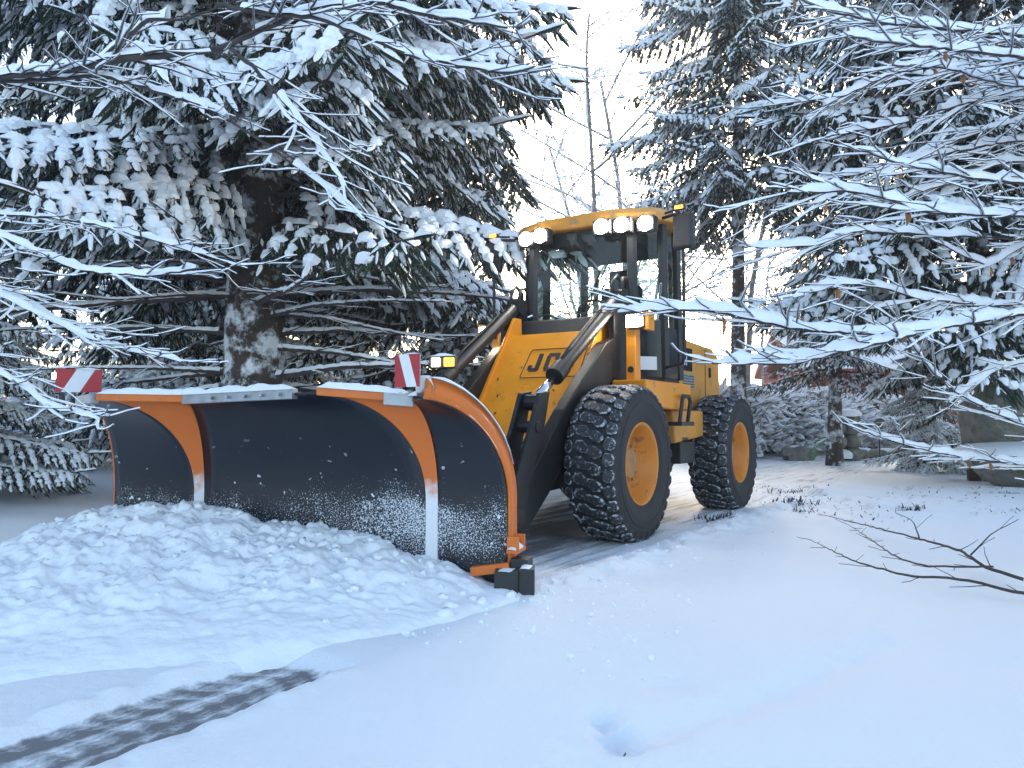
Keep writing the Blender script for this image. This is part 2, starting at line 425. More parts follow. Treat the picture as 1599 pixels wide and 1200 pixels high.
# ------------------------------------------------------------------ snow heap pushed up by the blade
GS = .015; pt = np.arange(-.55, 3.75, GS); pf = np.arange(-.12, 2.5, GS)
T, Fq = np.meshgrid(pt, pf)
wx = PO[0] + T * PL[0] + Fq * PF[0]; wy = PO[1] + T * PL[1] + Fq * PF[1]
crest = np.interp(T, [-.55, -.2, .1, .5, 1.0, 1.5, 2.1, 2.6, 2.95, 3.2, 3.75], [.0, .0, .06, .18, .29, .36, .41, .38, .31, .16, 0])
reach = np.interp(T, [-.55, 0, .6, 1.5, 2.6, 3.3, 3.75], [.2, .5, 1.45, 2.0, 2.2, 1.7, .7])
fall = np.clip(1 - np.maximum(0, Fq - .18) / reach, 0, 1)
h = crest * (fall ** 1.25) * sstep(-.12, .05, Fq + .02)
wu = wx + .10 * (fbm(wx * 7, wy * 7, 3, 80) - .5); wv = wy + .10 * (fbm(wx * 7, wy * 7, 3, 90) - .5)
clod = lumps(wu * 7, wv * 7, 3) * .55 + lumps(wu * 15, wv * 15, 6) * .30 + lumps(wu * 3.4, wv * 3.4, 13) * .5 + lumps(wu * 30, wv * 30, 16) * .14
def billow(x, y, s): return 1 - np.abs(2 * vnoise(x, y, s) - 1)
clod = clod * .75 + .35 * billow(wu * 11, wv * 11, 51) + .2 * billow(wu * 24, wv * 24, 52) + .12 * vnoise(wx * 60, wy * 60, 53) - .25
amt = np.clip(h / .12, 0, 1)
h = h + amt * (.10 * (clod - .45) + .05 * (fbm(wx * 5, wy * 5, 4, 40) - .5)) * (.45 + .55 * np.clip(h / .25, 0, 1))
gzv, _ = ground_z(wx, wy)
zz = gzv + np.maximum(h, 0) * 1.0 - .05 * sstep(.035, .0, h) + .0 * amt
mb = MB(); mb.grid([[(wx[i, j], wy[i, j], zz[i, j]) for j in range(wx.shape[1])] for i in range(wx.shape[0])])
# loose clods thrown on the heap
cr = random.Random(5)
for k in range(170):
    t = cr.uniform(-.1, 3.2); f = abs(cr.gauss(.15, .45)) + .04
    if f > 1.5: continue
    px = PO[0] + t * PL[0] + f * PF[0]; py = PO[1] + t * PL[1] + f * PF[1]
    i = min(int((f + .12) / GS), zz.shape[0] - 1); j = min(max(int((t + .55) / GS), 0), zz.shape[1] - 1)
    r = cr.uniform(.008, .034) * (1 if f < .6 else .6); ex = cr.uniform(.7, 1.5); pz = zz[i, j] + r * .05
    vs = []
    for a in range(4):
        la = -math.pi / 2 + math.pi * (a + .5) / 4
        for b in range(6):
            lo = 2 * math.pi * b / 6; rr = r * cr.uniform(.55, 1.35)
            vs.append((px + ex * rr * math.cos(la) * math.cos(lo), py + rr * math.cos(la) * math.sin(lo), pz + rr * .8 * math.sin(la)))
    fs = [(a * 6 + b, a * 6 + (b + 1) % 6, (a + 1) * 6 + (b + 1) % 6, (a + 1) * 6 + b) for a in range(3) for b in range(6)] + [tuple(range(5, -1, -1)), tuple(range(18, 24))]
    mb.add(vs, fs)
tag(mb.build('snow_heap', SNOW, smooth=True), 'lumpy heap of white snow pushed up in front of the plow blade', 'snow heap', None, 'stuff')

# crumbs of snow thrown beside the lane
mb = MB(); cr = random.Random(15)
for k in range(520):
    if k < 330: xv = cr.uniform(-4.5, 2.6); yv = 1.42 + cr.gauss(0, .22)
    else: xv = cr.uniform(1.8, 3.4); yv = cr.gauss(1.5, .5)
    x = VO[0] + FW[0] * xv + LF[0] * yv; y = VO[1] + FW[1] * xv + LF[1] * yv; z = gz(x, y); r = cr.uniform(.003, .012) * (1 if cr.random() < .85 else 1.7)
    n = 5; vs = []
    for a in range(3):
        la = (-.9, .2, 1.0)[a]
        for b in range(n):
            lo = 6.283 * b / n + a; rr = r * cr.uniform(.6, 1.3); vs.append((x + rr * math.cos(la) * math.cos(lo), y + rr * math.cos(la) * math.sin(lo), z + r * .35 + rr * .8 * math.sin(la)))
    mb.add(vs, [(a * n + b, a * n + (b + 1) % n, (a + 1) * n + (b + 1) % n, (a + 1) * n + b) for a in range(2) for b in range(n)] + [tuple(range(2 * n, 3 * n))])
tag(mb.build('snow_crumbs', SNOW), 'loose crumbs of snow strewn along the edge of the cleared lane', 'snow', None, 'stuff')

# ------------------------------------------------------------------ lettering from plain blocks (no two blocks overlap)
GLYPH = {
 'J': [(.36, .2, .58, 1.0), (.10, 0, .50, .2), (0, .1, .10, .36), (.10, .2, .2, .36), (.50, .06, .58, .2)],
 'C': [(0, .12, .21, .88), (.05, .88, .62, 1.0), (.21, .80, .62, .88), (.05, 0, .62, .12), (.21, .12, .62, .2), (.43, .62, .62, .80), (.43, .2, .62, .38)],
 'B': [(0, 0, .21, 1.0), (.21, .84, .58, 1.0), (.21, .44, .58, .58), (.21, 0, .58, .16), (.42, .58, .62, .84), (.42, .16, .64, .44)],
 '4': [(.38, 0, .58, 1.0), (0, .28, .38, .44), (.58, .28, .68, .44), (0, .44, .18, .95)],
 '|': [(.10, 0, .24, .36), (.14, .42, .26, .78), (.06, .84, .20, 1.0)],   # a pale mark too worn and hidden to read
}
def letters(mb, text, org, eu, ev, en, h, adv=.78, lift=.003, thick=.002, mi=0):
    """text set on a plane: org lower-left corner, eu along the line, ev up, en outward"""
    org, eu, ev, en = map(Vector, (org, eu, ev, en)); x = 0
    for ch in text:
        for (x0, y0, x1, y1) in GLYPH[ch]:
            c = [org + eu * ((x + a) * h) + ev * (b * h) + en * lift for a, b in ((x0, y0), (x1, y0), (x1, y1), (x0, y1))]
            top = [p + en * thick for p in c]
            mb.add(c + top, [(4, 5, 6, 7), (0, 1, 5, 4), (1, 2, 6, 5), (2, 3, 7, 6), (3, 0, 4, 7)], mi)
        x += adv

def snow_strip(mb, pts, w, h, seed=0, step=.03, mi=0, gap=.0):
    """lumpy ridge of snow lying along a polyline"""
    pts = [Vector(p) for p in pts]; P = []
    for a, b in zip(pts[:-1], pts[1:]):
        n = max(2, int((b - a).length / step))
        for k in range(n): P.append(a.lerp(b, k / n))
    P.append(pts[-1]); rows = []
    r = random.Random(seed); n = len(P)
    for i, p in enumerate(P):
        t = (P[min(i + 1, n - 1)] - P[max(i - 1, 0)]); t.z = 0
        if t.length < 1e-6: t = Vector((1, 0, 0))
        t.normalize(); s = Vector((-t.y, t.x, 0))
        e = min(1, (i + .15) / 2.5, (n - 1 - i + .15) / 2.5)
        f = e * (.65 + .6 * float(vnoise(np.array([i * .45]), np.array([seed * 3.7]), 3)[0]) + r.uniform(-.12, .12))
        ww = w * (.85 + .15 * e) * r.uniform(.9, 1.08); hh = max(.002, h * f)
        rows.append([p - s * ww, p - s * ww * .85 + Vector((0, 0, hh * .6)), p - s * ww * .35 + Vector((0, 0, hh)), p + s * ww * .35 + Vector((0, 0, hh * .97)), p + s * ww * .85 + Vector((0, 0, hh * .55)), p + s * ww])
    mb.grid(rows, mi)

# ------------------------------------------------------------------ snow plow
PS = .93
plow = thing('snow_plow', 'orange and black curved snow plow blade with snow along its top edge', 'snow plow', (PO[0], PO[1], 0), math.pi - TP)
def pcurve(tb, tt, ft, zt, fb=0., n=26, z0=.58):
    out = []
    zt = 1.02 + (zt - 1.02) * PS; z0 = z0 * PS + .04
    for k in range(9):
        out.append(Vector((tb * PS, fb * PS, .005 + (z0 - .005) * k / 9)))
    for k in range(n):
        ph = math.radians(86) * k / (n - 1); c = (1 - math.cos(ph)) / (1 - math.cos(math.radians(86)))
        out.append(Vector(((tb + (tt - tb) * c) * PS, (fb + (ft - fb) * c) * PS, z0 + (zt - z0) * math.sin(ph) / math.sin(math.radians(86)))))
    return out
cL = pcurve(2.95, 2.90, .30, 1.16); cA = pcurve(2.25, 2.63, .50, 1.17, .03); cB = pcurve(2.19, 2.16, .25, 1.165)
cC = pcurve(.53, 1.0, .50, 1.19, .03); cD = pcurve(.46, .54, .25, 1.15); cE = pcurve(.01, .39, .42, 1.15)
def loft(a, b, n, bow=0):
    rows = []
    for p, q in zip(a, b):
        row = []
        for k in range(n + 1):
            u = k / n; row.append(p.lerp(q, u))
        rows.append(row)
    return rows
for nm, a, b, m in (('blade_panel', cA, cL, PLOWB), ('blade_panel', cC, cB, PLOWB), ('blade_panel', cE, cD, PLOWB), ('rib_plate', cB, cA, RIB), ('rib_plate', cD, cC, RIB)):
    mb = MB(); mb.grid(loft(a, b, 14))
    o = mb.build(nm, m, plow, smooth=True, solid=.014)
    o['label'] = {'blade_panel': 'black plastic panel of the plow blade', 'rib_plate': 'orange plate between two blade panels'}[nm]
# outer end plate: an orange crescent behind the end curve
back = []
for i, p in enumerate(cE):
    t = (cE[min(i + 1, len(cE) - 1)] - cE[max(i - 1, 0)]).normalized()
    nrm = Vector((t.z * -.0, -t.z, t.y)); nrm.x = -.04
    nrm.normalize(); back.append(p + nrm * (.115 if i > 3 else .09))
mb = MB(); mb.grid([[p + Vector((-.012, 0, 0)), q + Vector((-.012, 0, 0))] for p, q in zip(cE, back)])
mb.build('end_plate', ORANGE, plow, smooth=True, solid=.016)
backL = [p + Vector((.02, -.10, .03)) for p in cL]
mb = MB(); mb.grid([[p + Vector((.01, 0, 0)), q] for p, q in zip(cL, backL)])
mb.build('end_plate', ORANGE, plow, smooth=True, solid=.016)
def rail(name, p, q, m, w=.05, hgt=.045, dz=.012):
    mb = MB(); p = Vector(p); q = Vector(q); d = (q - p).normalized(); s = Vector((-d.y, d.x, 0)).normalized() * w / 2
    vs = [a + sg * s + Vector((0, 0, z)) for a in (p, q) for sg in (-1, 1) for z in (dz - hgt * .55, dz + hgt * .45)]
    mb.add(vs, [(0, 1, 3, 2), (4, 6, 7, 5), (0, 4, 5, 1), (2, 3, 7, 6), (0, 2, 6, 4), (1, 5, 7, 3)])
    return mb.build(name, m, plow, bevel=.004)
tL, tA, tB, tC, tD, tE = (c[-1] for c in (cL, cA, cB, cC, cD, cE))
mid = tB.lerp(tC, .83)
rail('top_rail', tB, mid, GREYM, .05, .058, .004)
for k in range(5):
    q = tB.lerp(mid, .3 + .15 * k) + Vector((0, .03, .0)); mb = MB(); mb.lathe([(0, .02), (.009, .02), (.011, .0), (.011, -.02)], 6, 'y', tuple(q)); mb.build('rail_bolt', GREYM, plow)
rail('top_lip', tA, tB, ORANGE, .05, .045, .01)
rail('top_lip', tC + Vector((.02, 0, 0)), tC.lerp(tD, .70), ORANGE, .05, .045, .01)
rail('sign_bracket', tC.lerp(tD, .70), tD + Vector((-.02, 0, 0)), GREYM, .06, .075, .002)
rail('sign_bracket', tL + Vector((.10, -.02, 0)), tA + Vector((.02, 0, 0)), GREYM, .05, .06, .004)
mb = MB()
snow_strip(mb, [tA + Vector((0, 0, .028)), tB + Vector((0, 0, .028)), mid + Vector((0, 0, .026))], .035, .035, 3)
snow_strip(mb, [tC + Vector((.02, 0, .028)), tD + Vector((0, 0, .03))], .04, .04, 5)
snow_strip(mb, [p + Vector((-.015, 0, .004)) for p in back[-1:12:-2]], .022, .022, 8)
snow_strip(mb, [p + Vector((-.005, 0, .006)) for p in cE[-1:14:-2]], .012, .014, 9)
snow_strip(mb, [tD + Vector((0, -.02, .02)), tE + Vector((0, -.06, .02)), back[-1] + Vector((0, .02, .01))], .05, .03, 12)
mb.build('snow_cap', SNOW, plow, smooth=True)
# warning signs
def sign(c, w, h, yaw, lean):
    """red plate with one white slanting band, split without overlap"""
    R = Matrix.Rotation(yaw, 3, 'Z'); c = Vector(c)
    def P(u, v, d): return c + R @ Vector((u * w, d, v * h))
    mb = MB()
    if lean > 0: quads = [((0, 0), (.12, 0), (.45, 1), (0, 1)), ((.12, 0), (.52, 0), (.85, 1), (.45, 1)), ((.52, 0), (1, 0), (1, 1), (.85, 1))]
    else: quads = [((0, 0), (.48, 0), (.15, 1), (0, 1)), ((.48, 0), (.88, 0), (.55, 1), (.15, 1)), ((.88, 0), (1, 0), (1, 1), (.55, 1))]
    for i, qd in enumerate(quads):
        mb.add([P(u - .5, v, .003) for u, v in qd], [(3, 2, 1, 0)], i % 2)
    vs = [P(u - .5, v, d) for d in (.0029, -.004) for u, v in ((0, 0), (1, 0), (1, 1), (0, 1))]
    mb.add(vs, [(4, 7, 6, 5), (0, 4, 5, 1), (1, 5, 6, 2), (2, 6, 7, 3), (3, 7, 4, 0)], 2)
    o = mb.build('warning_sign', [REDW, WHITEP, GREYM], plow)
    o['label'] = 'red and white striped warning plate on the plow'
    mb = MB(); snow_strip(mb, [P(-.48, 1, 0), P(.1, 1, 0)], .012, .012, 4)
    s = mb.build('snow_cap', SNOW, o, smooth=True)
# local +Y is forward; seen from the front the plate's left side is at +X, so the slant is mirrored
sign((2.93 * PS, .36 * PS, 1.205), .255, .145, math.radians(40), -1)
sign((.47 * PS, .44 * PS, 1.205), .165, .175, math.radians(-12), 1)
# marker lamps on stalks
mb = MB(); mb.tube([(.40, -.03, .95), (.41, -.02, 1.2), (.40, .0, 1.33)], .014, 8); mb.box((.40, .0, 1.365), (.16, .05, .07)); 
lamp = mb.build('marker_lamp', BLACKP, plow, bevel=.004)
mb = MB(); mb.box((.352, .028, 1.365), (.062, .012, .05)); mb.build('amber_lens', INDIC, lamp, bevel=.004)
mb = MB(); mb.box((.435, .028, 1.365), (.05, .012, .05)); mb.build('white_lens', POSL, lamp, bevel=.004)
mb = MB(); snow_strip(mb, [(.32, .0, 1.4), (.48, .0, 1.4)], .03, .025, 6); mb.build('snow_cap', SNOW, lamp, smooth=True)
mb = MB(); mb.tube([(2.98, .2, 1.1), (3.02, .2, 1.3)], .012, 8); mb.box((3.03, .2, 1.32), (.08, .05, .06))
lamp = mb.build('marker_lamp', BLACKP, plow, bevel=.004)
mb = MB(); mb.box((3.03, .229, 1.32), (.05, .012, .04)); mb.build('white_lens', POSL, lamp)
# skid shoe and bracket at the outer end
mb = MB(); mb.box((-.02, .10, .11), (.13, .11, .20), 0, (0, 0, .25)); mb.box((-.115, .04, .12), (.09, .13, .20), 0, (0, 0, .25)); mb.box((-.07, -.02, .23), (.10, .12, .06))
mb.build('skid_shoe', BLACKP, plow, bevel=.006)
mb = MB(); mb.box((-.035, -.03, .30), (.07, .16, .02)); mb.box((-.035, -.09, .345), (.07, .016, .07)); mb.box((-.035, .03, .345), (.07, .016, .07)); mb.box((.09, .05, .20), (.22, .05, .05), 0, (0, .15, .1))
sh = mb.build('shoe_bracket', ORANGE, plow, bevel=.003)
mb = MB(); snow_strip(mb, [(-.04, -.1, .31), (-.03, .06, .31)], .03, .05, 3); snow_strip(mb, [(-.02, .05, .21), (-.02, .16, .21)], .04, .02, 2); snow_strip(mb, [(-.11, -.02, .22), (-.12, .1, .22)], .03, .02, 2)
mb.build('snow_cap', SNOW, plow, smooth=True)
# push frame behind the blade
mb = MB()
for t in (.55, 1.1, 1.7, 2.3):
    mb.prism([(-.02, .08), (-.02, .62), (.06, .95), (-.10, .98), (-.22, .62), (-.24, .08)], t * PS - .01, t * PS + .01, 'x')
mb.box((1.4, -.2, .30), (2.4, .10, .12)); mb.box((1.4, -.2, .66), (2.4, .10, .10))
mb.box((1.35, -.55, .42), (.9, .6, .10)); mb.box((1.35, -.85, .55), (1.1, .10, .6))
mb.build('push_frame', ORANGE, plow, bevel=.005)

# ------------------------------------------------------------------ wheel loader (x forward, y to its left, z up)
loader = thing('wheel_loader', 'yellow wheel loader with lit work lamps pushing the snow plow', 'wheel loader', (VO[0], VO[1], 0), math.atan2(FW[1], FW[0]))
def part(mb, name, m, parent=None, **k): return mb.build(name, m, parent or loader, **k)

# tyres: carcass and moulded lugs
def make_tyre():
    mb = MB(); R0 = .635
    prof = [(.335, -.15), (.345, -.19), (.40, -.215), (.48, -.228), (.56, -.222), (.615, -.205), (R0 - .006, -.185), (R0, -.12), (R0, .12), (R0 - .006, .185), (.615, .205), (.56, .222), (.48, .228), (.40, .215), (.345, .19), (.335, .15)]
    mb.lathe(prof, 64, 'y', (0, 0, 0), 0)
    # raised ring on the sidewall
    for s in (1, -1): mb.lathe([(.50, s * .2285), (.505, s * .233), (.53, s * .231), (.535, s * .2245)], 64, 'y', (0, 0, 0), 0)
    zp = [(-.125, .028), (-.097, .064), (-.045, .066), (-.006, .024), (.06, .018), (.112, -.012), (.125, -.044), (.097, -.074), (.045, -.076), (.006, -.036), (-.06, -.03), (-.112, -.004)]
    hp = [(.138, .03), (.160, .052), (.205, .047), (.218, .018), (.214, -.030), (.19, -.05), (.155, -.046), (.138, -.02)]
    N = 32; circ = 2 * math.pi * .665
    def lug(poly, s0, flip, top):
        n = len(poly); cy = sum(p[0] for p in poly) / n; cs = sum(p[1] for p in poly) / n
        rings = []
        for sc, dr in ((1.12, -.02), (1.07, .022), (.90, .034)):
            ring = []
            for (y, s) in poly:
                yy = cy + (y - cy) * sc; ss = cs + (s - cs) * sc
                drop = .030 * max(0, (abs(yy) - .12) / .09) ** 2
                r = R0 + dr * top - drop
                an = (s0 + ss * flip) / .665
                ring.append((r * math.cos(an), yy * flip, r * math.sin(an)))
            rings.append(ring)
        vs = sum(rings, []); n2 = n
        mb.add(vs, [(i, (i + 1) % n2, n2 + (i + 1) % n2, n2 + i) for i in range(n2)], 0)
        mb.add(vs, [(n2 + i, n2 + (i + 1) % n2, 2 * n2 + (i + 1) % n2, 2 * n2 + i) for i in range(n2)], 2)
        mb.add(vs, [tuple(range(2 * n2, 3 * n2))], 1)
    for k in range(N):
        s0 = circ * k / N
        lug(zp, s0, 1, 1.0); lug(hp, s0 + .045, 1, 1.0); lug(hp, s0 + .02, -1, 1.0)
    me_o = mb.build('tyre', [RUBBER, LUG, LUGE]); me = me_o.data; bpy.data.objects.remove(me_o)
    return me
def make_rim():
    mb = MB()
    mb.lathe([(.335, .15), (.352, .188), (.345, .198), (.325, .19), (.315, .15), (.285, .11), (.27, .02), (.20, -.01), (.0, -.01)], 48, 'y')
    mb.lathe([(.335, -.15), (.352, -.188), (.345, -.198), (.30, -.15), (.27, -.05), (.2, -.05), (0, -.05)], 32, 'y')
    o = mb.build('rim', RIMOR, smooth=True); me = o.data; bpy.data.objects.remove(o); return me
def make_hub():
    mb = MB(); mb.lathe([(.175, -.01), (.175, .05), (.160, .065), (.13, .07), (.125, .085), (.0, .088)], 32, 'y')
    for k in range(10):
        a = 2 * math.pi * k / 10; mb.lathe([(.0, .085), (.014, .085), (.016, .06)], 6, 'y', (.147 * math.cos(a), 0, .147 * math.sin(a)))
    o = mb.build('hub', HUB); me = o.data; bpy.data.objects.remove(o); return me
TY, RM, HB = make_tyre(), make_rim(), make_hub()
for wx_ in (0, -2.86):
    for s in (1, -1):
        w = bpy.data.objects.new('wheel', None); C.objects.link(w); w.parent = loader; w.location = (wx_, s * .875, .668)
        w.rotation_euler = (0, rnd.uniform(0, 6), 0 if s > 0 else math.pi)
        for nm, me_ in (('tyre', TY), ('rim', RM), ('hub', HB)): inst(me_, nm, w, (0, 0, 0), (0, 0, 0))
    mb = MB(); mb.tube([(wx_, -.72, .668), (wx_, .72, .668)], .13, 12); mb.tube([(wx_, -.2, .668), (wx_, .2, .668)], .24, 14); part(mb, 'axle', BLACK)

# front frame, logo panel and towers
mb = MB(); mb.prism([(-1.1, .5), (.50, .42), (.55, .52), (.30, .74), (-.42, 1.72), (-1.1, 1.5)], -.36, .36); part(mb, 'front_frame', BLACK, bevel=.01)
p0 = Vector((-.34, 0, 1.87)); p1 = Vector((.42, 0, .80)); dsl = (p1 - p0).normalized(); nsl = Vector((-dsl.z, 0, dsl.x))
Ls = (p1 - p0).length
mb = MB()
def SP(y, s, d=0): return p0 + Vector((0, y, 0)) + dsl * s + nsl * d
mb.add([SP(-.47, 0), SP(.47, 0), SP(.47, Ls), SP(-.47, Ls), SP(-.47, 0, -.03), SP(.47, 0, -.03), SP(.47, Ls, -.03), SP(-.47, Ls, -.03)], [(0, 3, 2, 1), (4, 5, 6, 7), (0, 1, 5, 4), (2, 3, 7, 6), (0, 4, 7, 3), (1, 2, 6, 5)])
pan = part(mb, 'front_panel', YELLOW); pan['label'] = 'yellow sloping front panel with the maker letters'
mb = MB(); letters(mb, 'JCB', SP(-.115, .475, 0), (0, 1, 0), -dsl, nsl, .215, .80)
mb.build('lettering', BLACKP, pan)
mb = MB(); fr = [(-.165, .545), (.45, .545), (.45, .205), (-.145, .205)]
path = []
for i in range(4):
    a = Vector(fr[i - 1]); b = Vector(fr[i]); c = Vector(fr[(i + 1) % 4])
    for k in range(5):
        u = k / 4; e0 = b + (a - b).normalized() * .03; e1 = b + (c - b).normalized() * .03
        q = (1 - u) ** 2 * e0 + 2 * u * (1 - u) * b + u * u * e1; path.append(q)
path.append(path[0])
mb.tube([SP(q.x, q.y, .002) for q in path], .0055, 4); mb.build('logo_outline', BLACKP, pan)
mb = MB(); mb.box(SP(0, Ls * .62, .001), (.94, .004, .004)) 
mb = MB()
for y, s, a in ((-.33, .75, .3), (-.28, .95, -.4), (-.1, .78, .1), (.25, .7, .8), (-.4, .55, .2), (-.38, 1.05, .5)):
    q = SP(y, s, .002); mb.box(q, (.012, .012, .028), 0, (a, -.6, 0))
mb.build('paint_chip', SOIL, pan)
for s in (-1, 1):
    mb = MB(); mb.prism([(-.30, 1.86), (-.44, 2.06), (-.56, 2.06), (-.60, 1.3), (.30, .78), (.46, .80)], s * .49 - .018, s * .49 + .018)
    part(mb, 'panel_cheek', YELLOW, bevel=.004)
    mb = MB(); mb.prism([(-.42, 1.25), (-.40, 2.0), (-.52, 2.22), (-.72, 2.26), (-.86, 2.1), (-.95, 1.25)], s * .60 - .03, s * .60 + .03)
    tw = part(mb, 'tower', BLACK, bevel=.008)
    for z in (1.92, 1.62):
        mb = MB(); mb.lathe([(0, .035), (.05, .035), (.06, .02), (.06, 0)], 16, 'y', (-.70, .60 * s, z)) if s > 0 else mb.lathe([(.06, 0), (.06, -.02), (.05, -.035), (0, -.035)], 16, 'y', (-.70, .60 * s, z))
        mb.build('pivot_pin', BLACK, tw)
    # loader arm, tilt cylinder, bell crank
    ya = .57 * s
    mb = MB(); mb.prism([(-.80, 1.72), (-.62, 1.86), (-.25, 1.74), (.55, 1.12), (1.12, .58), (1.34, .42), (1.30, .24), (1.12, .22), (.80, .46), (.30, .90), (-.40, 1.42), (-.80, 1.54)], ya - .055, ya + .055)
    part(mb, 'loader_arm', BLACK, bevel=.012)
    c0 = Vector((-.62, ya, 2.20)); c1 = Vector((.62, ya, 1.385)); c2 = Vector((.95, ya, 1.168))
    mb = MB(); mb.tube([c0, c0.lerp(c1, .93)], .062, 20); mb.tube([c0.lerp(c1, .90), c1], .078, 20); mb.tube([c0 + Vector((0, -.07, 0)), c0 + Vector((0, .07, 0))], .085, 16)
    off = Vector((.045, 0, .068))
    mb.tube([c0.lerp(c1, .25) + off, c0.lerp(c1, .7) + off, c0.lerp(c1, .86) + off * .8, c0.lerp(c1, .92)], .012, 8)
    cy = part(mb, 'tilt_cylinder', BLACK, autosmooth=40)
    mb = MB(); mb.tube([c1, c2], .038, 16); mb.build('rod', CHROME, cy, smooth=True)
    mb = MB(); mb.tube([c2 + Vector((0, -.06, 0)), c2 + Vector((0, .06, 0))], .065, 14)
    mb.prism([(.86, 1.26), (1.02, 1.24), (1.16, .95), (1.36, .62), (1.44, .28), (1.28, .22), (1.14, .60), (.94, 1.00)], ya + .065, ya + .10)
    mb.prism([(.86, 1.26), (1.02, 1.24), (1.16, .95), (1.36, .62), (1.44, .28), (1.28, .22), (1.14, .60), (.94, 1.00)], ya - .10, ya - .065)
    mb.tube([(1.33, ya - .12, .34), (1.33, ya + .12, .34)], .07, 14); mb.tube([(1.05, ya - .11, .98), (1.05, ya + .11, .98)], .045, 12)
    part(mb, 'tilt_lever', BLACK, bevel=.006)
    # hoses
    mb = MB(); mb.tube([(-.55, ya - .03, 2.22), (-.58, ya - .03, 2.36), (-.66, ya - .03, 2.42), (-.76, ya - .02, 2.36), (-.78, ya - .02, 2.1)], .018, 8); part(mb, 'hydraulic_hose', BLACKP, smooth=True)
    mb = MB(); mb.tube([(-.57, ya + .05, 2.22), (-.62, ya + .05, 2.38), (-.72, ya + .05, 2.40), (-.80, ya + .04, 2.28), (-.80, ya + .04, 2.0)], .018, 8); part(mb, 'hydraulic_hose', BLACKP, smooth=True)
    mb = MB(); mb.tube([(.70, ya - .10, 1.28), (.88, ya - .14, 1.12), (.84, ya - .16, .98), (.62, ya - .14, .93), (.50, ya - .1, 1.0)], .012, 8); part(mb, 'hydraulic_hose', BLACKP, smooth=True)
    mb = MB(); mb.tube([(.30, ya - .1, 1.1), (.62, ya - .12, .86), (1.0, ya - .16, .80), (1.3, ya - .2, .92)], .02, 8); part(mb, 'hydraulic_hose', BLACKP, smooth=True)
mb = MB(); mb.tube([(.55, -.57, .78), (.55, .57, .78)], .10, 14); mb.tube([(1.33, -.6, .34), (1.33, .6, .34)], .06, 12); mb.tube([(1.0, -.57, 1.1), (1.0, -.45, 1.1)], .05, 10)
part(mb, 'cross_tube', BLACK, smooth=False)
# quick hitch carrying the plow
mb = MB()
for s in (-1, 1):
    mb.prism([(1.24, .24), (1.24, 1.0), (1.36, 1.08), (1.62, .98), (1.66, .22), (1.45, .14)], s * .42 - .03, s * .42 + .03)
mb.box((1.62, 0, .9), (.07, 1.15, .12)); mb.box((1.64, 0, .3), (.07, 1.15, .12)); mb.box((1.66, 0, .6), (.03, .9, .5)); mb.box((1.95, 0, .5), (.6, .12, .12)); mb.box((1.95, .35, .42), (.62, .08, .1)); mb.box((1.95, -.35, .42), (.62, .08, .1))
part(mb, 'quick_hitch', BLACK, bevel=.008)

# chassis behind, tank, side platform, hood
mb = MB(); mb.prism([(-.9, .55), (-.9, 1.1), (-3.7, 1.15), (-3.85, .95), (-3.7, .6), (-2.0, .5)], -.42, .42); part(mb, 'rear_frame', BLACK, bevel=.01)
for s in (-1, 1):
    mb = MB(); mb.prism([(-.36, 1.40), (-.42, 1.18), (-.95, 1.14), (-1.50, 1.14), (-1.56, 1.40)], s * .62, s * .95); part(mb, 'side_platform', YELLOW, bevel=.015)
    mb = MB(); mb.prism([(-1.30, 1.138), (-2.25, 1.138), (-2.25, .86), (-1.40, .80)], s * .44, s * .84); part(mb, 'tank', YELLOW2, bevel=.02)
    mb = MB(); mb.box((-1.72, s * .68, .70), (.44, .34, .22)); mb.box((-1.66, s * .82, .845), (.20, .04, .05)); part(mb, 'battery_box', BLACKP, bevel=.01)
    mb = MB(); mb.tube([(-1.15, s * .97, 1.0), (-1.15, s * 1.0, 1.22), (-1.18, s * 1.0, 1.27), (-1.34, s * 1.0, 1.27), (-1.38, s * 1.0, 1.22), (-1.38, s * .97, 1.0)], .02, 8); mb.box((-1.26, s * .95, 1.0), (.36, .14, .04)); part(mb, 'boarding_step', BLACKP)
mb = MB(); mb.prism([(-1.95, 1.16), (-1.95, 1.94), (-2.3, 1.97), (-3.35, 1.93), (-3.60, 1.84), (-3.68, 1.16)], -.60, .60)
hood = part(mb, 'engine_hood', YELLOW2, bevel=.035)
for s in (-1, 1):
    mb = MB(); mb.box((-2.36, s * .604, 1.73), (.42, .012, .26)); st = mb.build('side_sticker', DGLASS, loader)
    mb = MB(); letters(mb, '4|', (-2.24 if s > 0 else -2.48, s * .6105, 1.66), (-1 if s > 0 else 1, 0, 0), (0, 0, 1), (0, s, 0), .15, .72, .001, .001); mb.build('worn_marking', WHITEP, st)
    mb = MB(); mb.box((-2.45, s * .604, 1.48), (.34, .012, .18)); vt = mb.build('vent', GREYM, loader)
    for k in range(5):
        mb = MB(); mb.box((-2.45, s * .612, 1.42 + .03 * k), (.32, .012, .008)); mb.build('slat', BLACKP, vt)
    mb = MB(); mb.box((-3.05, s * .602, 1.56), (.012, .006, .66)); mb.box((-2.2, s * .602, 1.36), (.5, .006, .012)); mb.build('panel_gap', BLACKP, hood)
    mb = MB(); mb.box((-3.2, s * .612, 1.62), (.03, .02, .12)); mb.build('handle', BLACKP, hood)

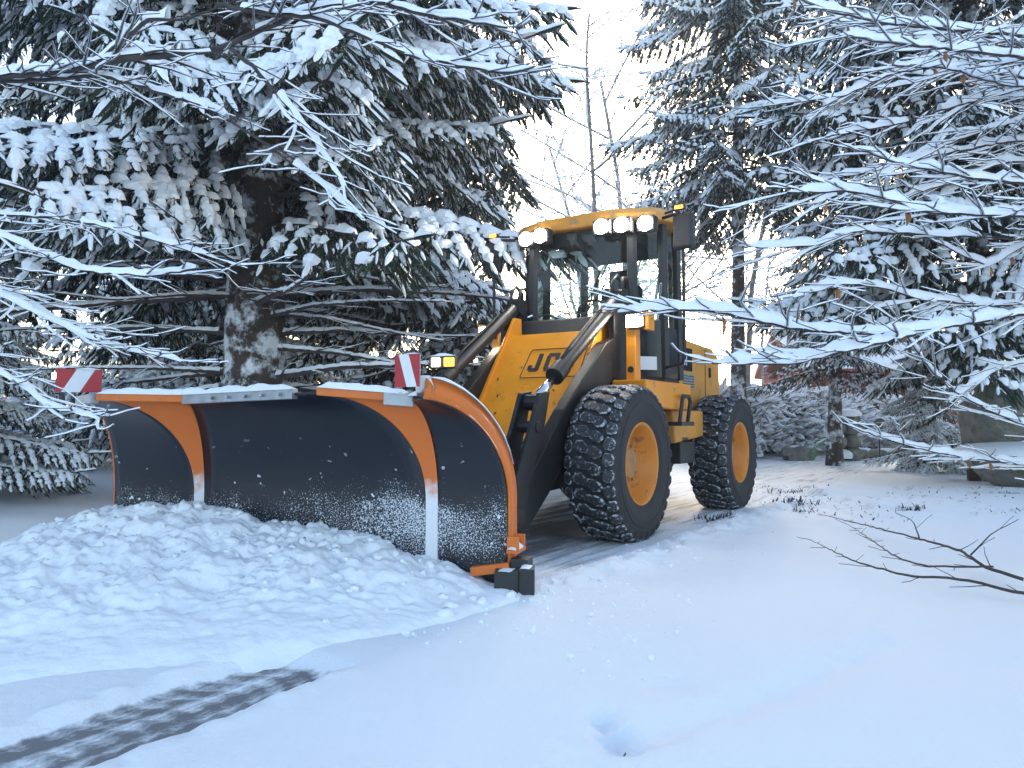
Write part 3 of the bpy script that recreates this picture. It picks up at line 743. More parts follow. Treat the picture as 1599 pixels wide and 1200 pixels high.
# cab: eight-sided frame, panes between pillars
plan = [(-.95, .58), (-1.22, .80), (-1.62, .80), (-2.12, .56), (-2.12, -.56), (-1.62, -.80), (-1.22, -.80), (-.95, -.58)]
cab = bpy.data.objects.new('cab', None); C.objects.link(cab); cab.parent = loader; cab.location = (0, 0, 0)
def top(p): return Vector((p[0] * .97 - .045, p[1] * .97, 3.0))
def bot(p, z): 
    u = (z - 1.45) / 1.52; a = Vector((p[0], p[1], 1.45)); return a.lerp(top(p), u)
pw = [.055, .05, .05, .05, .05, .05, .05, .055]
for i, p in enumerate(plan):
    mb = MB(); mb.tube([bot(p, 1.45), bot(p, 2.2), top(p)], pw[i], 6); mb.build('pillar', BLACKP, cab)
mb = MB(); mb.prism([(a * 1.0, b) for a, b in plan], 1.40, 1.46, 'z'); mb.build('floor', BLACK, cab)
for i in range(8):
    a, b = plan[i], plan[(i + 1) % 8]
    lowz = {7: 2.06, 3: 1.9}.get(i, 2.02 if i in (0, 6) else 1.96)
    mb = MB(); mb.add([bot(a, lowz), bot(b, lowz), top(b), top(a)], [(0, 1, 2, 3)])
    w = mb.build('window_pane', GLASS, cab)
    mb = MB(); mb.add([bot(a, 1.46), bot(b, 1.46), bot(b, lowz), bot(a, lowz)], [(0, 1, 2, 3)])
    o = mb.build('lower_panel', DGLASS if i in (0, 1, 5, 6) else BLACKP, cab, solid=.03)
    if i == 0:
        mb = MB(); A, B = bot(a, 1.53), bot(b, 1.53); A2, B2 = bot(a, 1.66), bot(b, 1.66); n_ = (B - A).cross(A2 - A).normalized() * .018
        if n_.x < 0: n_ = -n_
        mb.add([A.lerp(B, .12) + n_, A.lerp(B, .72) + n_, A2.lerp(B2, .72) + n_, A2.lerp(B2, .12) + n_], [(0, 1, 2, 3)]); mb.build('sticker', WHITEP, cab)
mb = MB(); mb.prism([(-.60, 1.86), (-.72, 2.06), (-1.0, 2.07), (-1.0, 1.5), (-.62, 1.5)], -.56, .56); mb.build('cowl', BLACKP, cab, bevel=.02)
# roof
mb = MB(); rp = [(-.88, .45), (-1.02, .80), (-1.25, .90), (-1.75, .88), (-2.25, .66), (-2.25, -.66), (-1.75, -.88), (-1.25, -.90), (-1.02, -.80), (-.88, -.45)]
rows = []
for sc, z in ((.97, 3.0), (1.0, 3.02), (1.0, 3.09), (.94, 3.15), (.7, 3.20), (.0, 3.22)):
    rows.append([((x + 1.55) * sc - 1.55, y * sc, z) for x, y in rp] + [((rp[0][0] + 1.55) * sc - 1.55, rp[0][1] * sc, z)])
mb.grid(rows); mb.add([(x, y, 3.001) for x, y in rp], [tuple(range(10))])
roof = mb.build('roof', YELLOW2, loader, autosmooth=35)
mb = MB(); mb.prism([(a, b) for a, b in [(-.99, .5), (-2.1, .52), (-2.1, -.52), (-.99, -.5)]], 2.86, 2.998, 'z'); mb.build('headlining', SEAT, roof)
for y in (-.58, -.38, .32, .52, .74):
    x0 = -.86 if abs(y) < .5 else (-.90 if abs(y) < .6 else -.97)
    mb = MB(); mb.box((x0 + .03, y, 2.95), (.11, .19, .15)); mb.box((x0 - .03, y, 3.0), (.02, .03, .05)); lp = mb.build('work_lamp', BLACKP, loader, bevel=.01)
    mb = MB(); mb.lathe([(.073, -.02), (.073, .006), (.066, .012), (.0, .016)][::-1], 20, 'x', (x0 + .088, y, 2.95)); mb.build('lens', LAMP, lp)
# seat, column, wiper
mb = MB(); mb.box((-1.7, 0, 1.85), (.5, .5, .14)); mb.box((-1.93, 0, 2.2), (.12, .48, .7), 0, (0, -.12, 0)); mb.box((-1.95, 0, 2.64), (.09, .28, .2)); mb.box((-1.7, 0, 1.62), (.3, .3, .35)); mb.build('seat', SEAT, cab, bevel=.03)
mb = MB(); mb.tube([(-1.1, 0, 1.7), (-1.3, 0, 2.12)], .05, 8)
sw = [Vector((-1.3, 0, 2.14)) + Vector((.10 * math.cos(a), .2 * math.sin(a), .16 * math.cos(a))) for a in [2 * math.pi * k / 20 for k in range(21)]]
mb.tube(sw, .016, 6, cap=False); mb.build('steering_wheel', BLACKP, cab)
mb = MB(); mb.tube([(-.93, .05, 2.05), (-.955, .22, 2.55)], .010, 6); mb.tube([(-.94, -.05, 2.08), (-.945, .20, 2.42), (-.965, .34, 2.68)], .008, 6); mb.tube([(-.94, .02, 2.06), (-.955, .27, 2.4)], .007, 6); mb.build('wiper', BLACKP, cab)
# headlight units on yellow posts in front of the cab
for s in (-1, 1):
    mb = MB(); mb.prism([(-.50, 1.40), (-.50, 1.98), (-.60, 1.99), (-.62, 1.40)], s * .70, s * .80); po = part(mb, 'lamp_post', YELLOW, bevel=.01)
    mb = MB(); mb.box((-.53, s * .92, 1.94), (.14, .05, .17)); mb.box((-.55, s * .85, 1.99), (.10, .18, .02)); mb.build('lamp_bracket', YELLOW, po, bevel=.006)
    mb = MB(); mb.box((-.49, s * .82, 1.94), (.12, .17, .14)); hl = part(mb, 'headlight', BLACKP, bevel=.01)
    mb = MB(); mb.box((-.424, s * .805, 1.94), (.014, .13, .11)); mb.build('lens', LAMP2, hl, bevel=.004)
    mb = MB(); mb.box((-.424, s * .887, 1.94), (.014, .025, .10)); mb.build('position_lens', POSL, hl)
    mb = MB(); mb.lathe([(0, .012), (.03, .012), (.03, 0)], 12, 'x', (-.50, s * .75, 1.5)); mb.build('reflector', BLACKP, po)
    # mirror on a bowed tube
    mb = MB(); mb.tube([(-1.05, s * .86, 3.02), (-.98, s * 1.05, 3.03), (-.98, s * 1.09, 2.98), (-.98, s * 1.09, 2.3), (-.98, s * 1.09, 1.68), (-1.02, s * 1.06, 1.58), (-1.10, s * .85, 1.55)], .017, 8); mt = part(mb, 'mirror_arm', BLACKP, smooth=True)
    mb = MB(); mb.box((-.98, s * 1.10, 2.84), (.09, .22, .34), 0, (0, 0, -.2 * s)); mb.build('mirror', BLACKP, mt, bevel=.03)
    mb = MB(); mb.tube([(-1.0, s * .90, 3.05), (-.98, s * 1.08, 3.07)], .012, 6); mb.box((-.95, s * 1.07, 3.07), (.05, .10, .04)); ai = part(mb, 'side_indicator', BLACKP); mb = MB(); mb.box((-.922, s * 1.07, 3.07), (.01, .08, .03)); mb.build('lens', INDIC, ai)

# ------------------------------------------------------------------ vegetation generators
def add_snowblob(mb, p, d, n, L, w, hgt, r, mi):
    """elongated pad of snow lying on a twig: p start, d direction, n the side the snow lies on"""
    s = d.cross(n); s.normalize(); rows = []
    for u, k in ((-.04, .25), (.22, .95), (.55, 1.0), (.85, .7), (1.04, .15)):
        k *= r.uniform(.8, 1.15); c = p + d * (L * u); ww = w * k; hh = hgt * k * r.uniform(.8, 1.2)
        rows.append([c - s * ww - n * .25 * hh, c - s * ww * .6 + n * hh * .75, c + n * hh, c + s * ww * .6 + n * hh * .75, c + s * ww - n * .25 * hh])
    mb.grid(rows, mi)

def add_twig(mb, p, d, outw, L, r, snow, wid=.032, nn=12):
    """needle-clad twig (slot 1) with snow (slot 2)"""
    up = Vector((0, 0, 1)); n = up - d * d.dot(up)
    if n.length < .35: n = outw - d * d.dot(outw)
    if n.length < 1e-3: n = Vector((1, 0, 0)) - d * d.x
    n.normalize(); s = d.cross(n)
    for e in (s, n):
        mb.add([p - e * wid * .3, p + d * L * .5 - e * wid * .55, p + d * L * 1.05, p + d * L * .5 + e * wid * .55, p + e * wid * .3], [(0, 1, 2, 3, 4)], 1)
    for k in range(int(nn * 1.7)):
        u = r.random(); a = r.uniform(0, 6.283); rad = s * math.cos(a) + n * math.sin(a)
        q = p + d * L * u; t = (d * .65 + rad * .85).normalized(); ln = r.uniform(.03, .06); b = t.cross(rad)
        if b.length < 1e-3: continue
        b = b.normalized() * .0045
        mb.add([q - b, q + b, q + t * ln], [(0, 1, 2)], 1)
    if r.random() < snow:
        add_snowblob(mb, p + n * wid * .35, d, n, L * r.uniform(.7, .95), wid * r.uniform(.6, 1.15), wid * r.uniform(.55, 1.1), r, 2)

def make_bough(seed, L=3.0, snow=.8, droop=.30, hang=.8):
    """snow-laden spruce bough along +X, base at origin"""
    r = random.Random(seed); mb = MB(); n = 14
    ax = []
    for i in range(n + 1):
        s = i / n; ax.append(Vector((L * s * (1 - .06 * s), .10 * L * (math.sin(s * 2.4 + seed)) * s * .5, -droop * L * s ** 1.7 + .10 * L * s ** 5)))
    mb.tube(ax, [.030 * (1 - .85 * i / n) + .004 for i in range(n + 1)], 5, 0)
    def at(s):
        k = min(n - 1, int(s * n)); u = s * n - k; return ax[k].lerp(ax[k + 1], u), (ax[k + 1] - ax[k]).normalized()
    # snow lying on the main axis
    for i in range(3, n):
        a, d = ax[i], (ax[min(i + 1, n)] - ax[i]); l = d.length
        if l < 1e-6: continue
        d.normalize(); nn = Vector((0, 0, 1)) - d * d.z; nn.normalize()
        if r.random() < snow: add_snowblob(mb, a + nn * .02, d, nn, l * 1.1, r.uniform(.05, .09), r.uniform(.04, .07), r, 2)
    s = .16
    while s < 1.0:
        p, d = at(s)
        for sd in (-1, 1):
            l2 = (.20 + .30 * L * (1 - s) ** .75 * min(1, s * 2.6)) * r.uniform(.75, 1.15)
            side = Vector((-d.y, d.x, 0)).normalized() * sd
            d2 = (d * r.uniform(.55, .85) + side * r.uniform(.7, 1.0) + Vector((0, 0, r.uniform(-.25, .05)))).normalized()
            m = max(2, int(l2 / .085)); q = p.copy(); prev = q.copy(); pts = [q.copy()]
            for k in range(m):
                u = (k + 1) / m
                dd = (d2 + Vector((0, 0, -hang * .9 * u))).normalized(); q = q + dd * (l2 / m); pts.append(q.copy())
                # hanging twigs, comb-like
                for t in range(3):
                    sd2 = Vector((-dd.y, dd.x, 0)); 
                    if sd2.length < .05: sd2 = side.copy()
                    sd2.normalize()
                    dt = (dd * r.uniform(.35, .8) + sd2 * (1, -1, r.uniform(-.6, .6))[t] * r.uniform(.25, .7) + Vector((0, 0, -hang * r.uniform(.3, 1.1)))).normalized()
                    add_twig(mb, q - dd * r.uniform(0, .08), dt, d, r.uniform(.10, .20) * (1.15 - .3 * u), r, snow * .62, r.uniform(.011, .019), 9)
                if r.random() < snow * .8:
                    nn = Vector((0, 0, 1)) - dd * dd.z
                    if nn.length > .2:
                        nn.normalize(); add_snowblob(mb, pts[-2] + nn * .012, dd, nn, l2 / m * 1.15, r.uniform(.035, .085), r.uniform(.03, .06), r, 2)
            add_twig(mb, q, (d2 + Vector((0, 0, -hang * .9))).normalized(), d, .20, r, snow, .03, 8)
            mb.tube([pts[0], pts[len(pts) // 2], pts[-1]], [.010, .007, .004], 3, 0, cap=False)
        s += r.uniform(.055, .075) * 3.0 / L * (1.0)
    add_twig(mb, ax[-1], (ax[-1] - ax[-2]).normalized(), Vector((1, 0, 0)), .28, r, snow, .035, 10)
    o = mb.build('bough', [BRANCH, NEEDLE, SNOWF]); me = o.data; bpy.data.objects.remove(o); return me

BOUGH_SNOWY = [make_bough(11, snow=.88, droop=.30, hang=.85), make_bough(12, snow=.85, droop=.22, hang=.95), make_bough(13, snow=.9, droop=.36, hang=.8), make_bough(14, snow=.8, droop=.28, hang=1.0)]
BOUGH_DARK = [make_bough(21, snow=.28, droop=.32, hang=1.0), make_bough(22, snow=.38, droop=.25, hang=1.1)]

def limb(mb, pts, r0, r1, r, snow=1.0, seg=6, lvl=0, sh=.03, twigs=True, gap=.12, drop=0., mi=(0, 1)):
    """woody limb through pts (slot 0) with snow lying on it (slot 1) and side twigs"""
    pts = [Vector(p) for p in pts]; P = []
    for a, b in zip(pts[:-1], pts[1:]):
        k = max(1, int((b - a).length / (.04 if lvl == 0 else .055)))
        for i in range(k): P.append(a.lerp(b, i / k))
    P.append(pts[-1]); n = len(P)
    # soften corners
    for _ in range(2): P = [P[0]] + [(P[i - 1] + P[i] * 2 + P[i + 1]) / 4 for i in range(1, n - 1)] + [P[-1]]
    P = [p + Vector((r.uniform(-1, 1), r.uniform(-1, 1), r.uniform(-1, 1))) * .004 for p in P]
    R = [r0 + (r1 - r0) * (i / max(1, n - 1)) ** .8 for i in range(n)]
    mb.tube(P, R, seg, mi[0])
    rows = []; hgt = 0
    def flush():
        if len(rows) > 1: mb.grid(rows, mi[1])
        rows.clear()
    for i, p in enumerate(P):
        t = (P[min(i + 1, n - 1)] - P[max(i - 1, 0)]).normalized(); flat = math.sqrt(t.x ** 2 + t.y ** 2)
        if flat < .35 or snow <= 0 or float(vnoise(np.array([p.x * 5 + p.z * 3]), np.array([p.y * 5.0]), 9)[0]) < .16: flush(); continue
        s = Vector((-t.y, t.x, 0)).normalized(); nn = s.cross(t) * -1
        if nn.z < 0: nn = -nn
        e = min(1, (i + .4) / 2, (n - i - .6) / 2)
        hh = max(.004, (sh * snow * (.5 + 1.0 * float(vnoise(np.array([p.x * 9 + p.y * 7]), np.array([p.z * 9.0]), 5)[0])) + R[i] * .35) * flat * e)
        hh *= r.uniform(.72, 1.25); ww = (R[i] * .95 + .005 * snow + .12 * hh) * r.uniform(.82, 1.15)
        c = p + nn * R[i] * .30
        rows.append([c - s * ww, c - s * ww * .95 + nn * hh * .55, c - s * ww * .45 + nn * (hh * .95 + R[i] * .6), c + s * ww * .45 + nn * (hh + R[i] * .6), c + s * ww * .95 + nn * hh * .5, c + s * ww])
    flush()
    if not twigs or lvl >= 2: return
    acc = r.uniform(.0, gap); sd = 1
    for i in range(1, n):
        acc += (P[i] - P[i - 1]).length
        if acc > gap:
            acc = r.uniform(-.3, .2) * gap; sd = -sd
            t = (P[min(i + 1, n - 1)] - P[i - 1]).normalized(); s = Vector((-t.y, t.x, 0))
            if s.length < .05: s = Vector((1, 0, 0))
            s.normalize()
            d = (t * r.uniform(.6, 1.0) + s * sd * r.uniform(.35, .8) + Vector((0, 0, r.uniform(-.2, .22) - drop))).normalized()
            ln = r.uniform(.16, .55) * (1 - .45 * i / n) * (1 if lvl == 0 else .5)
            q = [P[i]]
            for k in range(3):
                d = (d + Vector((r.uniform(-.2, .2), r.uniform(-.2, .2), r.uniform(-.12, .16)))).normalized(); q.append(q[-1] + d * ln / 3)
            rr = max(.0022, R[i] * .42); limb(mb, q, rr, .0016, r, snow * .62, 4, lvl + 1, sh * .75, True, gap * 1.25, drop, mi)

def make_mesh(fn):
    mb = MB(); fn(mb); return mb

# ------------------------------------------------------------------ spruces
def spruce(name, label, x, y, h, r0, z0, z1, len0, len1, step, nper, seed, meshes, group=None, az_ok=None, zc=None):
    r = random.Random(seed); t = thing(name, label, 'tree', (x, y, gz(x, y) - .05), 0, group)
    mb = MB(); N = 18; ps = []; rs = []
    for i in range(N + 1):
        u = i / N; ps.append((.04 * math.sin(u * 7 + seed), .04 * math.cos(u * 5), u * h)); rs.append(r0 * (1 - .93 * u) * (1.25 - .25 * min(1, u * 12)))
    o = len(mb.v); mb.tube(ps, rs, 18, 0)
    mb.v[o:] = [(vx * (1 + .10 * (hash((round(vz * 3), round(math.atan2(vy, vx) * 5))) % 100 / 100 - .5)), vy, vz) for vx, vy, vz in mb.v[o:]]
    mb.build('trunk', BARK, t, smooth=True)
    z = z0
    while z < z1:
        u = (z - z0) / max(.01, z1 - z0); a0 = r.uniform(0, 6.28)
        for k in range(nper):
            a = a0 + 6.283 * k / nper + r.uniform(-.35, .35)
            if az_ok and not az_ok(a, z): continue
            ln = (len0 + (len1 - len0) * u) * r.uniform(.75, 1.12)
            inst(r.choice(meshes), 'bough', t, (0, 0, z + r.uniform(-.12, .12)), (r.uniform(-.15, .15), r.uniform(-.12, .16), a), ln / 3.0)
        z += step * r.uniform(.85, 1.15)
    return t

big = spruce('spruce_tree', 'tall spruce with thick snow-spattered trunk and drooping snowy boughs behind the plow', -3.15, 9.25, 15, .41, 3.35, 8.2, 3.9, 3.2, .40, 6, 101, BOUGH_SNOWY + BOUGH_SNOWY + BOUGH_DARK)
# dead lower branches of that spruce
dr = random.Random(9); DEAD = []
for k in range(4):
    mb = MB(); L = 2.6
    limb(mb, [(0, 0, 0), (L * .3, dr.uniform(-.1, .1), -.02), (L * .65, dr.uniform(-.25, .25), -.12), (L, dr.uniform(-.4, .4), -.18 + dr.uniform(-.1, .2))], .035, .006, dr, .55, 5, 0, .022, True, .16)
    o = mb.build('dead_branch', [BRANCH, SNOWF]); DEAD.append(o.data); bpy.data.objects.remove(o)
for k in range(30):
    z = dr.uniform(1.15, 3.1); a = dr.uniform(0, 6.283)
    inst(dr.choice(DEAD), 'dead_branch', big, (.28 * math.cos(a), .28 * math.sin(a), z), (0, dr.uniform(-.12, .12), a), dr.uniform(.7, 1.35))

spruce('spruce_tree', 'dense dark spruce right behind the thick-trunked spruce', -.9, 13.2, 14, .24, 1.0, 9.0, 3.3, 2.8, .42, 6, 102, BOUGH_DARK, az_ok=lambda a, z: not (math.cos(a) > .55 and z > 3.2))
spruce('spruce_tree', 'dark spruce between the thick trunk and the far snowy spruces', -5.6, 14.5, 15, .24, 1.2, 9.5, 3.0, 2.6, .5, 6, 103, BOUGH_DARK + BOUGH_SNOWY[:1])
spruce('spruce_tree', 'small spruce with snow-caked boughs sweeping the ground left of the plow', -6.3, 8.6, 5.0, .09, .45, 4.6, 1.55, .5, .26, 6, 104, BOUGH_SNOWY)
spruce('spruce_tree', 'tall spruce with frosted bare lower trunk beside the open sky', 5.65, 19.0, 20, .20, 6.7, 15.0, 3.3, 2.6, .5, 6, 105, BOUGH_DARK + BOUGH_SNOWY[:2])
spruce('spruce_tree', 'slim spruce with bare lower trunk standing before the red house', 7.4, 17.6, 9, .17, 2.2, 8, 1.9, 1.2, .4, 5, 106, BOUGH_DARK)
spruce('spruce_tree', 'young spruce buried in thick snow near the stone gate pillar', 8.3, 15.2, 4.4, .06, .35, 4.1, 1.15, .3, .22, 6, 107, BOUGH_SNOWY)
spruce('spruce_tree', 'broad dark spruce behind the beech limbs above the boulder', 7.9, 12.9, 16, .22, 2.9, 10.5, 3.9, 3.2, .42, 6, 108, BOUGH_DARK + BOUGH_SNOWY[:2])
# more distant spruces on both sides
fr_ = random.Random(31)
for k, (x, y, h) in enumerate([(-9.5, 13, 12), (-12.5, 16, 14), (-8.0, 19, 14), (-15, 21, 15), (-11, 24, 15), (-3.5, 21, 13), (-6.5, 27, 15), (14.5, 19, 13), (17.5, 24, 14), (20, 30, 15), (-19, 27, 15), (24, 27, 15)]):
    spruce('spruce_tree', 'snow-dusted spruce in the wood beyond the thick-trunked spruce' if x < 0 else 'snow-dusted spruce beyond the low stone wall', x, y, h, .18, .8, h * .92, 2.4, .7, .62, 5, 200 + k, BOUGH_SNOWY[:2] + BOUGH_DARK[:1], 'far spruces behind the thick-trunked spruce' if x < 0 else 'far spruces behind the stone wall')

# ------------------------------------------------------------------ bare trees with frosted twigs
def make_bare(seed, h=9.0):
    r = random.Random(seed); mb = MB()
    def grow(p, d, L, rad, lvl):
        m = 4 if lvl < 2 else 3; pts = [p]; q = p
        for k in range(m):
            d = (d + Vector((r.uniform(-.16, .16), r.uniform(-.16, .16), r.uniform(-.05, .12)))).normalized(); q = q + d * (L / m); pts.append(q)
        rs = [rad * (1 - .6 * i / m) for i in range(m + 1)]
        mb.tube(pts, rs, 6 if lvl == 0 else 3, 0 if lvl < 2 else 1, cap=False)
        if lvl >= 1:   # snow lying on top
            for a, b, ra in zip(pts[:-1], pts[1:], rs):
                t = (b - a).normalized(); s = Vector((-t.y, t.x, 0))
                if s.length < .4: continue
                s.normalize(); w = ra * 1.0 + .006; hh = .016 + ra * .8; u = Vector((0, 0, 1))
                mb.add([a - s * w, a + u * hh + u * ra * .5, a + s * w, b - s * w, b + u * hh + u * ra * .5, b + s * w], [(0, 1, 4, 3), (1, 2, 5, 4)], 2)
        if lvl < 4:
            nb = (9, 5, 4, 3)[lvl]
            for k in range(nb):
                u = (.28 + .72 * (k + r.random()) / nb) if lvl == 0 else (.2 + .8 * (k + r.random()) / nb)
                i = min(m - 1, int(u * m)); pp = pts[i].lerp(pts[i + 1], u * m - i)
                dd = (pts[i + 1] - pts[i]).normalized(); a = r.uniform(0, 6.283); side = Vector((math.cos(a), math.sin(a), r.uniform(-.1, .3)))
                side = (side - dd * side.dot(dd)); 
                if side.length < .05: continue
                side.normalize()
                nd = (dd * r.uniform(.4, .8) + side * r.uniform(.6, 1.0)).normalized()
                grow(pp, nd, L * r.uniform(.36, .52) * (1.15 - .4 * u if lvl == 0 else 1), max(.003, rad * (.42 if lvl else .32)), lvl + 1)
    grow(Vector((0, 0, 0)), Vector((0, 0, 1)), h, .011 * h, 0)
    o = mb.build('crown', [BAREBARK, FROST, SNOWF]); me = o.data; bpy.data.objects.remove(o); return me
BARE = [make_bare(s) for s in (1, 2, 3)]
br = random.Random(17)
spots = [(2.6, 22, 1.0), (4.2, 28, 1.4), (5.2, 31, 1.35), (3.3, 34, 1.5), (3.6, 24, .9), (6.7, 22, 1.15), (3.4, 33, .9), (9.6, 29.5, 1.0), (11.8, 33, 1.1), (2.6, 42, 1.0), (5.2, 43, 1.1), (8.2, 41, 1.1), (12.2, 24, .9), (15.5, 34, 1.1), (18, 38, 1.1), (.8, 48, .9), (12.8, 44, 1.2), (17, 47, 1.2), (-2, 34, 1.0), (-6, 36, 1.1), (-10.5, 33, 1.1), (-15, 36, 1.2), (-20, 38, 1.2), (22, 40, 1.2), (10.4, 19.5, .75), (-13, 28, 1.0), (26, 46, 1.2), (-26, 44, 1.2), (3.8, 50, 1.1)]
for x, y, s in spots:
    lb, gr = (('leafless tree in the wood behind the dark spruces', 'leafless trees behind the dark spruces') if x < 0 else ('leafless tree against the bright sky behind the loader cab', 'leafless trees behind the cab') if x / y < .17 else ('leafless frosted tree beyond the snowy hedge and the gate pillar', 'leafless trees beyond the hedge'))
    t = thing('bare_tree', lb, 'tree', (x, y, gz(x, y) - .05), br.uniform(0, 6.28), gr)
    inst(br.choice(BARE), 'crown', t, (0, 0, 0), (0, 0, 0), s * br.uniform(.85, 1.1))

# ------------------------------------------------------------------ snow-covered shrubs
def make_shrub(seed, n=850):
    r = random.Random(seed); mb = MB()
    for k in range(16):
        a = r.uniform(0, 6.283); mb.tube([(0.12 * math.cos(a), .12 * math.sin(a), 0), (.3 * math.cos(a), .3 * math.sin(a), .5), (.6 * math.cos(a + .3), .6 * math.sin(a + .3), 1.0)], [.02, .014, .006], 4, 0)
    for k in range(n):
        a = r.uniform(0, 6.283); u = r.random() ** .5; z = r.uniform(.12, 1.0); rad = .95 * math.sqrt(max(.03, 1 - (max(0, z - .45) / .62) ** 2)) * (.55 + .45 * u)
        p = Vector((rad * math.cos(a), rad * math.sin(a), z * 1.12)); d = Vector((math.cos(a + r.uniform(-.9, .9)), math.sin(a + r.uniform(-.9, .9)), r.uniform(-.5, .6))).normalized()
        L = r.uniform(.10, .24); mb.tube([p - d * L * .6, p, p + d * L], [.006, .005, .003], 3, 0, cap=False)
        n_ = Vector((0, 0, 1)) - d * d.z
        if n_.length > .3 and r.random() < .8:
            n_.normalize(); add_snowblob(mb, p - d * L * .3 + n_ * .006, d, n_, L * 1.1, r.uniform(.025, .06), r.uniform(.025, .055), r, 1)
    o = mb.build('foliage', [BRANCH, SNOWF]); me = o.data; bpy.data.objects.remove(o); return me
SHRUB = [make_shrub(s) for s in (1, 2)]
sr = random.Random(23)
for x, y, s in [(6.2, 21.5, 1.5), (7.4, 22.3, 1.6), (8.7, 23.0, 1.6), (5.4, 20.2, 1.1), (10.0, 23.6, 1.5), (6.9, 24.5, 1.9), (9.4, 26, 1.9), (4.4, 21.5, 1.3), (11.6, 21.8, .9), (12.6, 20.8, .8), (10.9, 17.6, .7), (13.2, 18.5, .9), (14.4, 22, 1.2), (3.4, 24, 1.4), (11.8, 25.5, 1.6), (-7.8, 11, .8), (-9.5, 16.5, 1.3), (-5, 19, 1.3), (-2, 18, 1.3), (.8, 20, 1.3), (2.2, 22.5, 1.3)]:
    lb, gr = (('snow-covered shrub under the spruces behind the plow', 'shrubs under the spruces') if x < 3 else ('tall snow-covered shrub of the hedge behind the rear wheel', 'shrubs of the tall hedge') if s >= 1.3 else ('low snow-covered shrub near the gate pillar and stone wall', 'low shrubs near the gate pillar'))
    t = thing('snowy_shrub', lb, 'shrub', (x, y, gz(x, y) - .05), sr.uniform(0, 6.28), gr)
    inst(sr.choice(SHRUB), 'foliage', t, (0, 0, 0), (0, 0, 0), (s, s, s * sr.uniform(.85, 1.15)))

# ------------------------------------------------------------------ foreground trees whose limbs reach into the picture
RIGHT_LIMBS = [
    [(2.54,3.6,1.55),(1.82,3.4,1.42),(1.47,3.3,1.4),(1.15,3.2,1.41),(0.91,3.1,1.45),(0.7,3.05,1.47),(0.42,3.0,1.45)],
    [(1.79,3.4,1.41),(1.42,3.2,1.32),(1.11,3.1,1.25),(0.78,3.0,1.25)],
    [(2.86,3.9,2.98),(2.59,3.8,2.97),(2.15,3.7,2.95),(1.77,3.6,2.93),(1.52,3.55,2.96),(1.3,3.5,3.01)],
    [(3.08,4.2,3.07),(2.8,4.1,3.07),(2.41,4.0,3.1),(2.01,3.9,3.08),(1.56,3.8,3.05)],
    [(2.64,3.6,2.73),(2.38,3.5,2.71),(1.99,3.4,2.7),(1.67,3.3,2.68),(1.41,3.25,2.69)],
    [(3.22,4.4,3.09),(2.92,4.3,2.93),(2.33,4.1,2.71),(2.03,4.0,2.59),(1.62,3.9,2.49)],
    [(2.76,3.8,2.17),(2.5,3.7,2.18),(2.09,3.6,2.19),(1.81,3.5,2.21),(1.53,3.4,2.25)],
    [(2.47,3.4,1.93),(2.12,3.3,1.91),(1.7,3.2,1.9),(1.58,3.15,1.94),(1.36,3.1,1.96),(1.11,3.05,1.94)],
    [(3.04,4.2,2.01),(2.76,4.1,2.0),(2.19,4.0,2.0),(1.77,3.9,2.0),(1.5,3.85,1.9),(1.16,3.8,1.89)],
    [(2.89,4.0,1.65),(2.49,3.9,1.61),(2.01,3.8,1.63),(1.83,3.75,1.68),(1.6,3.7,1.69),(1.33,3.6,1.6)],
    [(3.28,4.6,0.73),(2.89,4.5,0.78),(2.55,4.4,0.82),(2.22,4.3,0.88),(1.91,4.2,0.97)],
    [(3.08,4.3,0.91),(2.56,4.2,1.1),(2.33,4.1,1.2),(2.14,4.0,1.34),(1.96,3.9,1.54)],
    [(3.28,4.5,2.71),(2.84,4.4,2.64),(2.31,4.2,2.49),(1.91,4.1,2.31),(1.59,4.0,2.16)],
]
LEFT_LIMBS = [
    [(-2.66,3.6,2.65),(-2.42,3.55,2.64),(-1.93,3.45,2.64),(-1.8,3.4,2.71),(-1.62,3.35,2.82),(-1.44,3.3,2.78),(-1.23,3.2,2.8),(-1.02,3.15,2.85)],
    [(-1.91,3.45,2.65),(-1.79,3.4,2.66),(-1.41,3.3,2.64),(-1.24,3.25,2.64),(-1.08,3.2,2.68),(-0.88,3.1,2.71),(-0.7,3.05,2.71),(-0.54,3.0,2.7),(-0.35,2.95,2.62),(-0.02,2.9,2.54)],
    [(-2.74,3.7,2.68),(-2.3,3.6,2.65),(-1.91,3.5,2.63),(-1.64,3.4,2.52),(-1.35,3.3,2.4),(-1.19,3.2,2.29),(-1.0,3.1,2.15),(-0.76,3.0,1.96),(-0.57,2.9,1.79)],
    [(-1.23,3.25,2.64),(-1.09,3.15,2.51),(-0.95,3.05,2.34),(-0.83,3.0,2.2),(-0.64,2.9,1.92)],
    [(-1.26,3.2,2.8),(-0.98,3.1,2.7),(-0.78,3.05,2.66),(-0.6,3.0,2.56),(-0.42,2.95,2.46),(-0.21,2.9,2.39),(0.0,2.85,2.33),(0.08,2.8,2.34)],
    [(-2.49,3.4,1.9),(-2.22,3.3,1.83),(-2.05,3.25,1.75),(-1.82,3.2,1.65),(-1.45,3.1,1.61),(-1.21,3.0,1.63)],
    [(-2.56,3.5,1.71),(-2.28,3.4,1.58),(-1.92,3.3,1.42),(-1.66,3.2,1.33),(-1.33,3.1,1.26)],
    [(-2.7,3.7,1.76),(-2.42,3.6,1.65),(-2.13,3.5,1.51),(-1.95,3.45,1.43),(-1.81,3.4,1.42)],
    [(-2.4,3.3,1.33),(-2.14,3.2,1.22),(-2.0,3.15,1.16),(-1.87,3.1,1.08),(-1.61,3.0,1.03)],
    [(-2.93,4.0,2.1),(-2.63,3.9,2.08),(-2.32,3.8,2.04),(-2.03,3.7,1.98),(-1.39,3.6,1.79)],
]
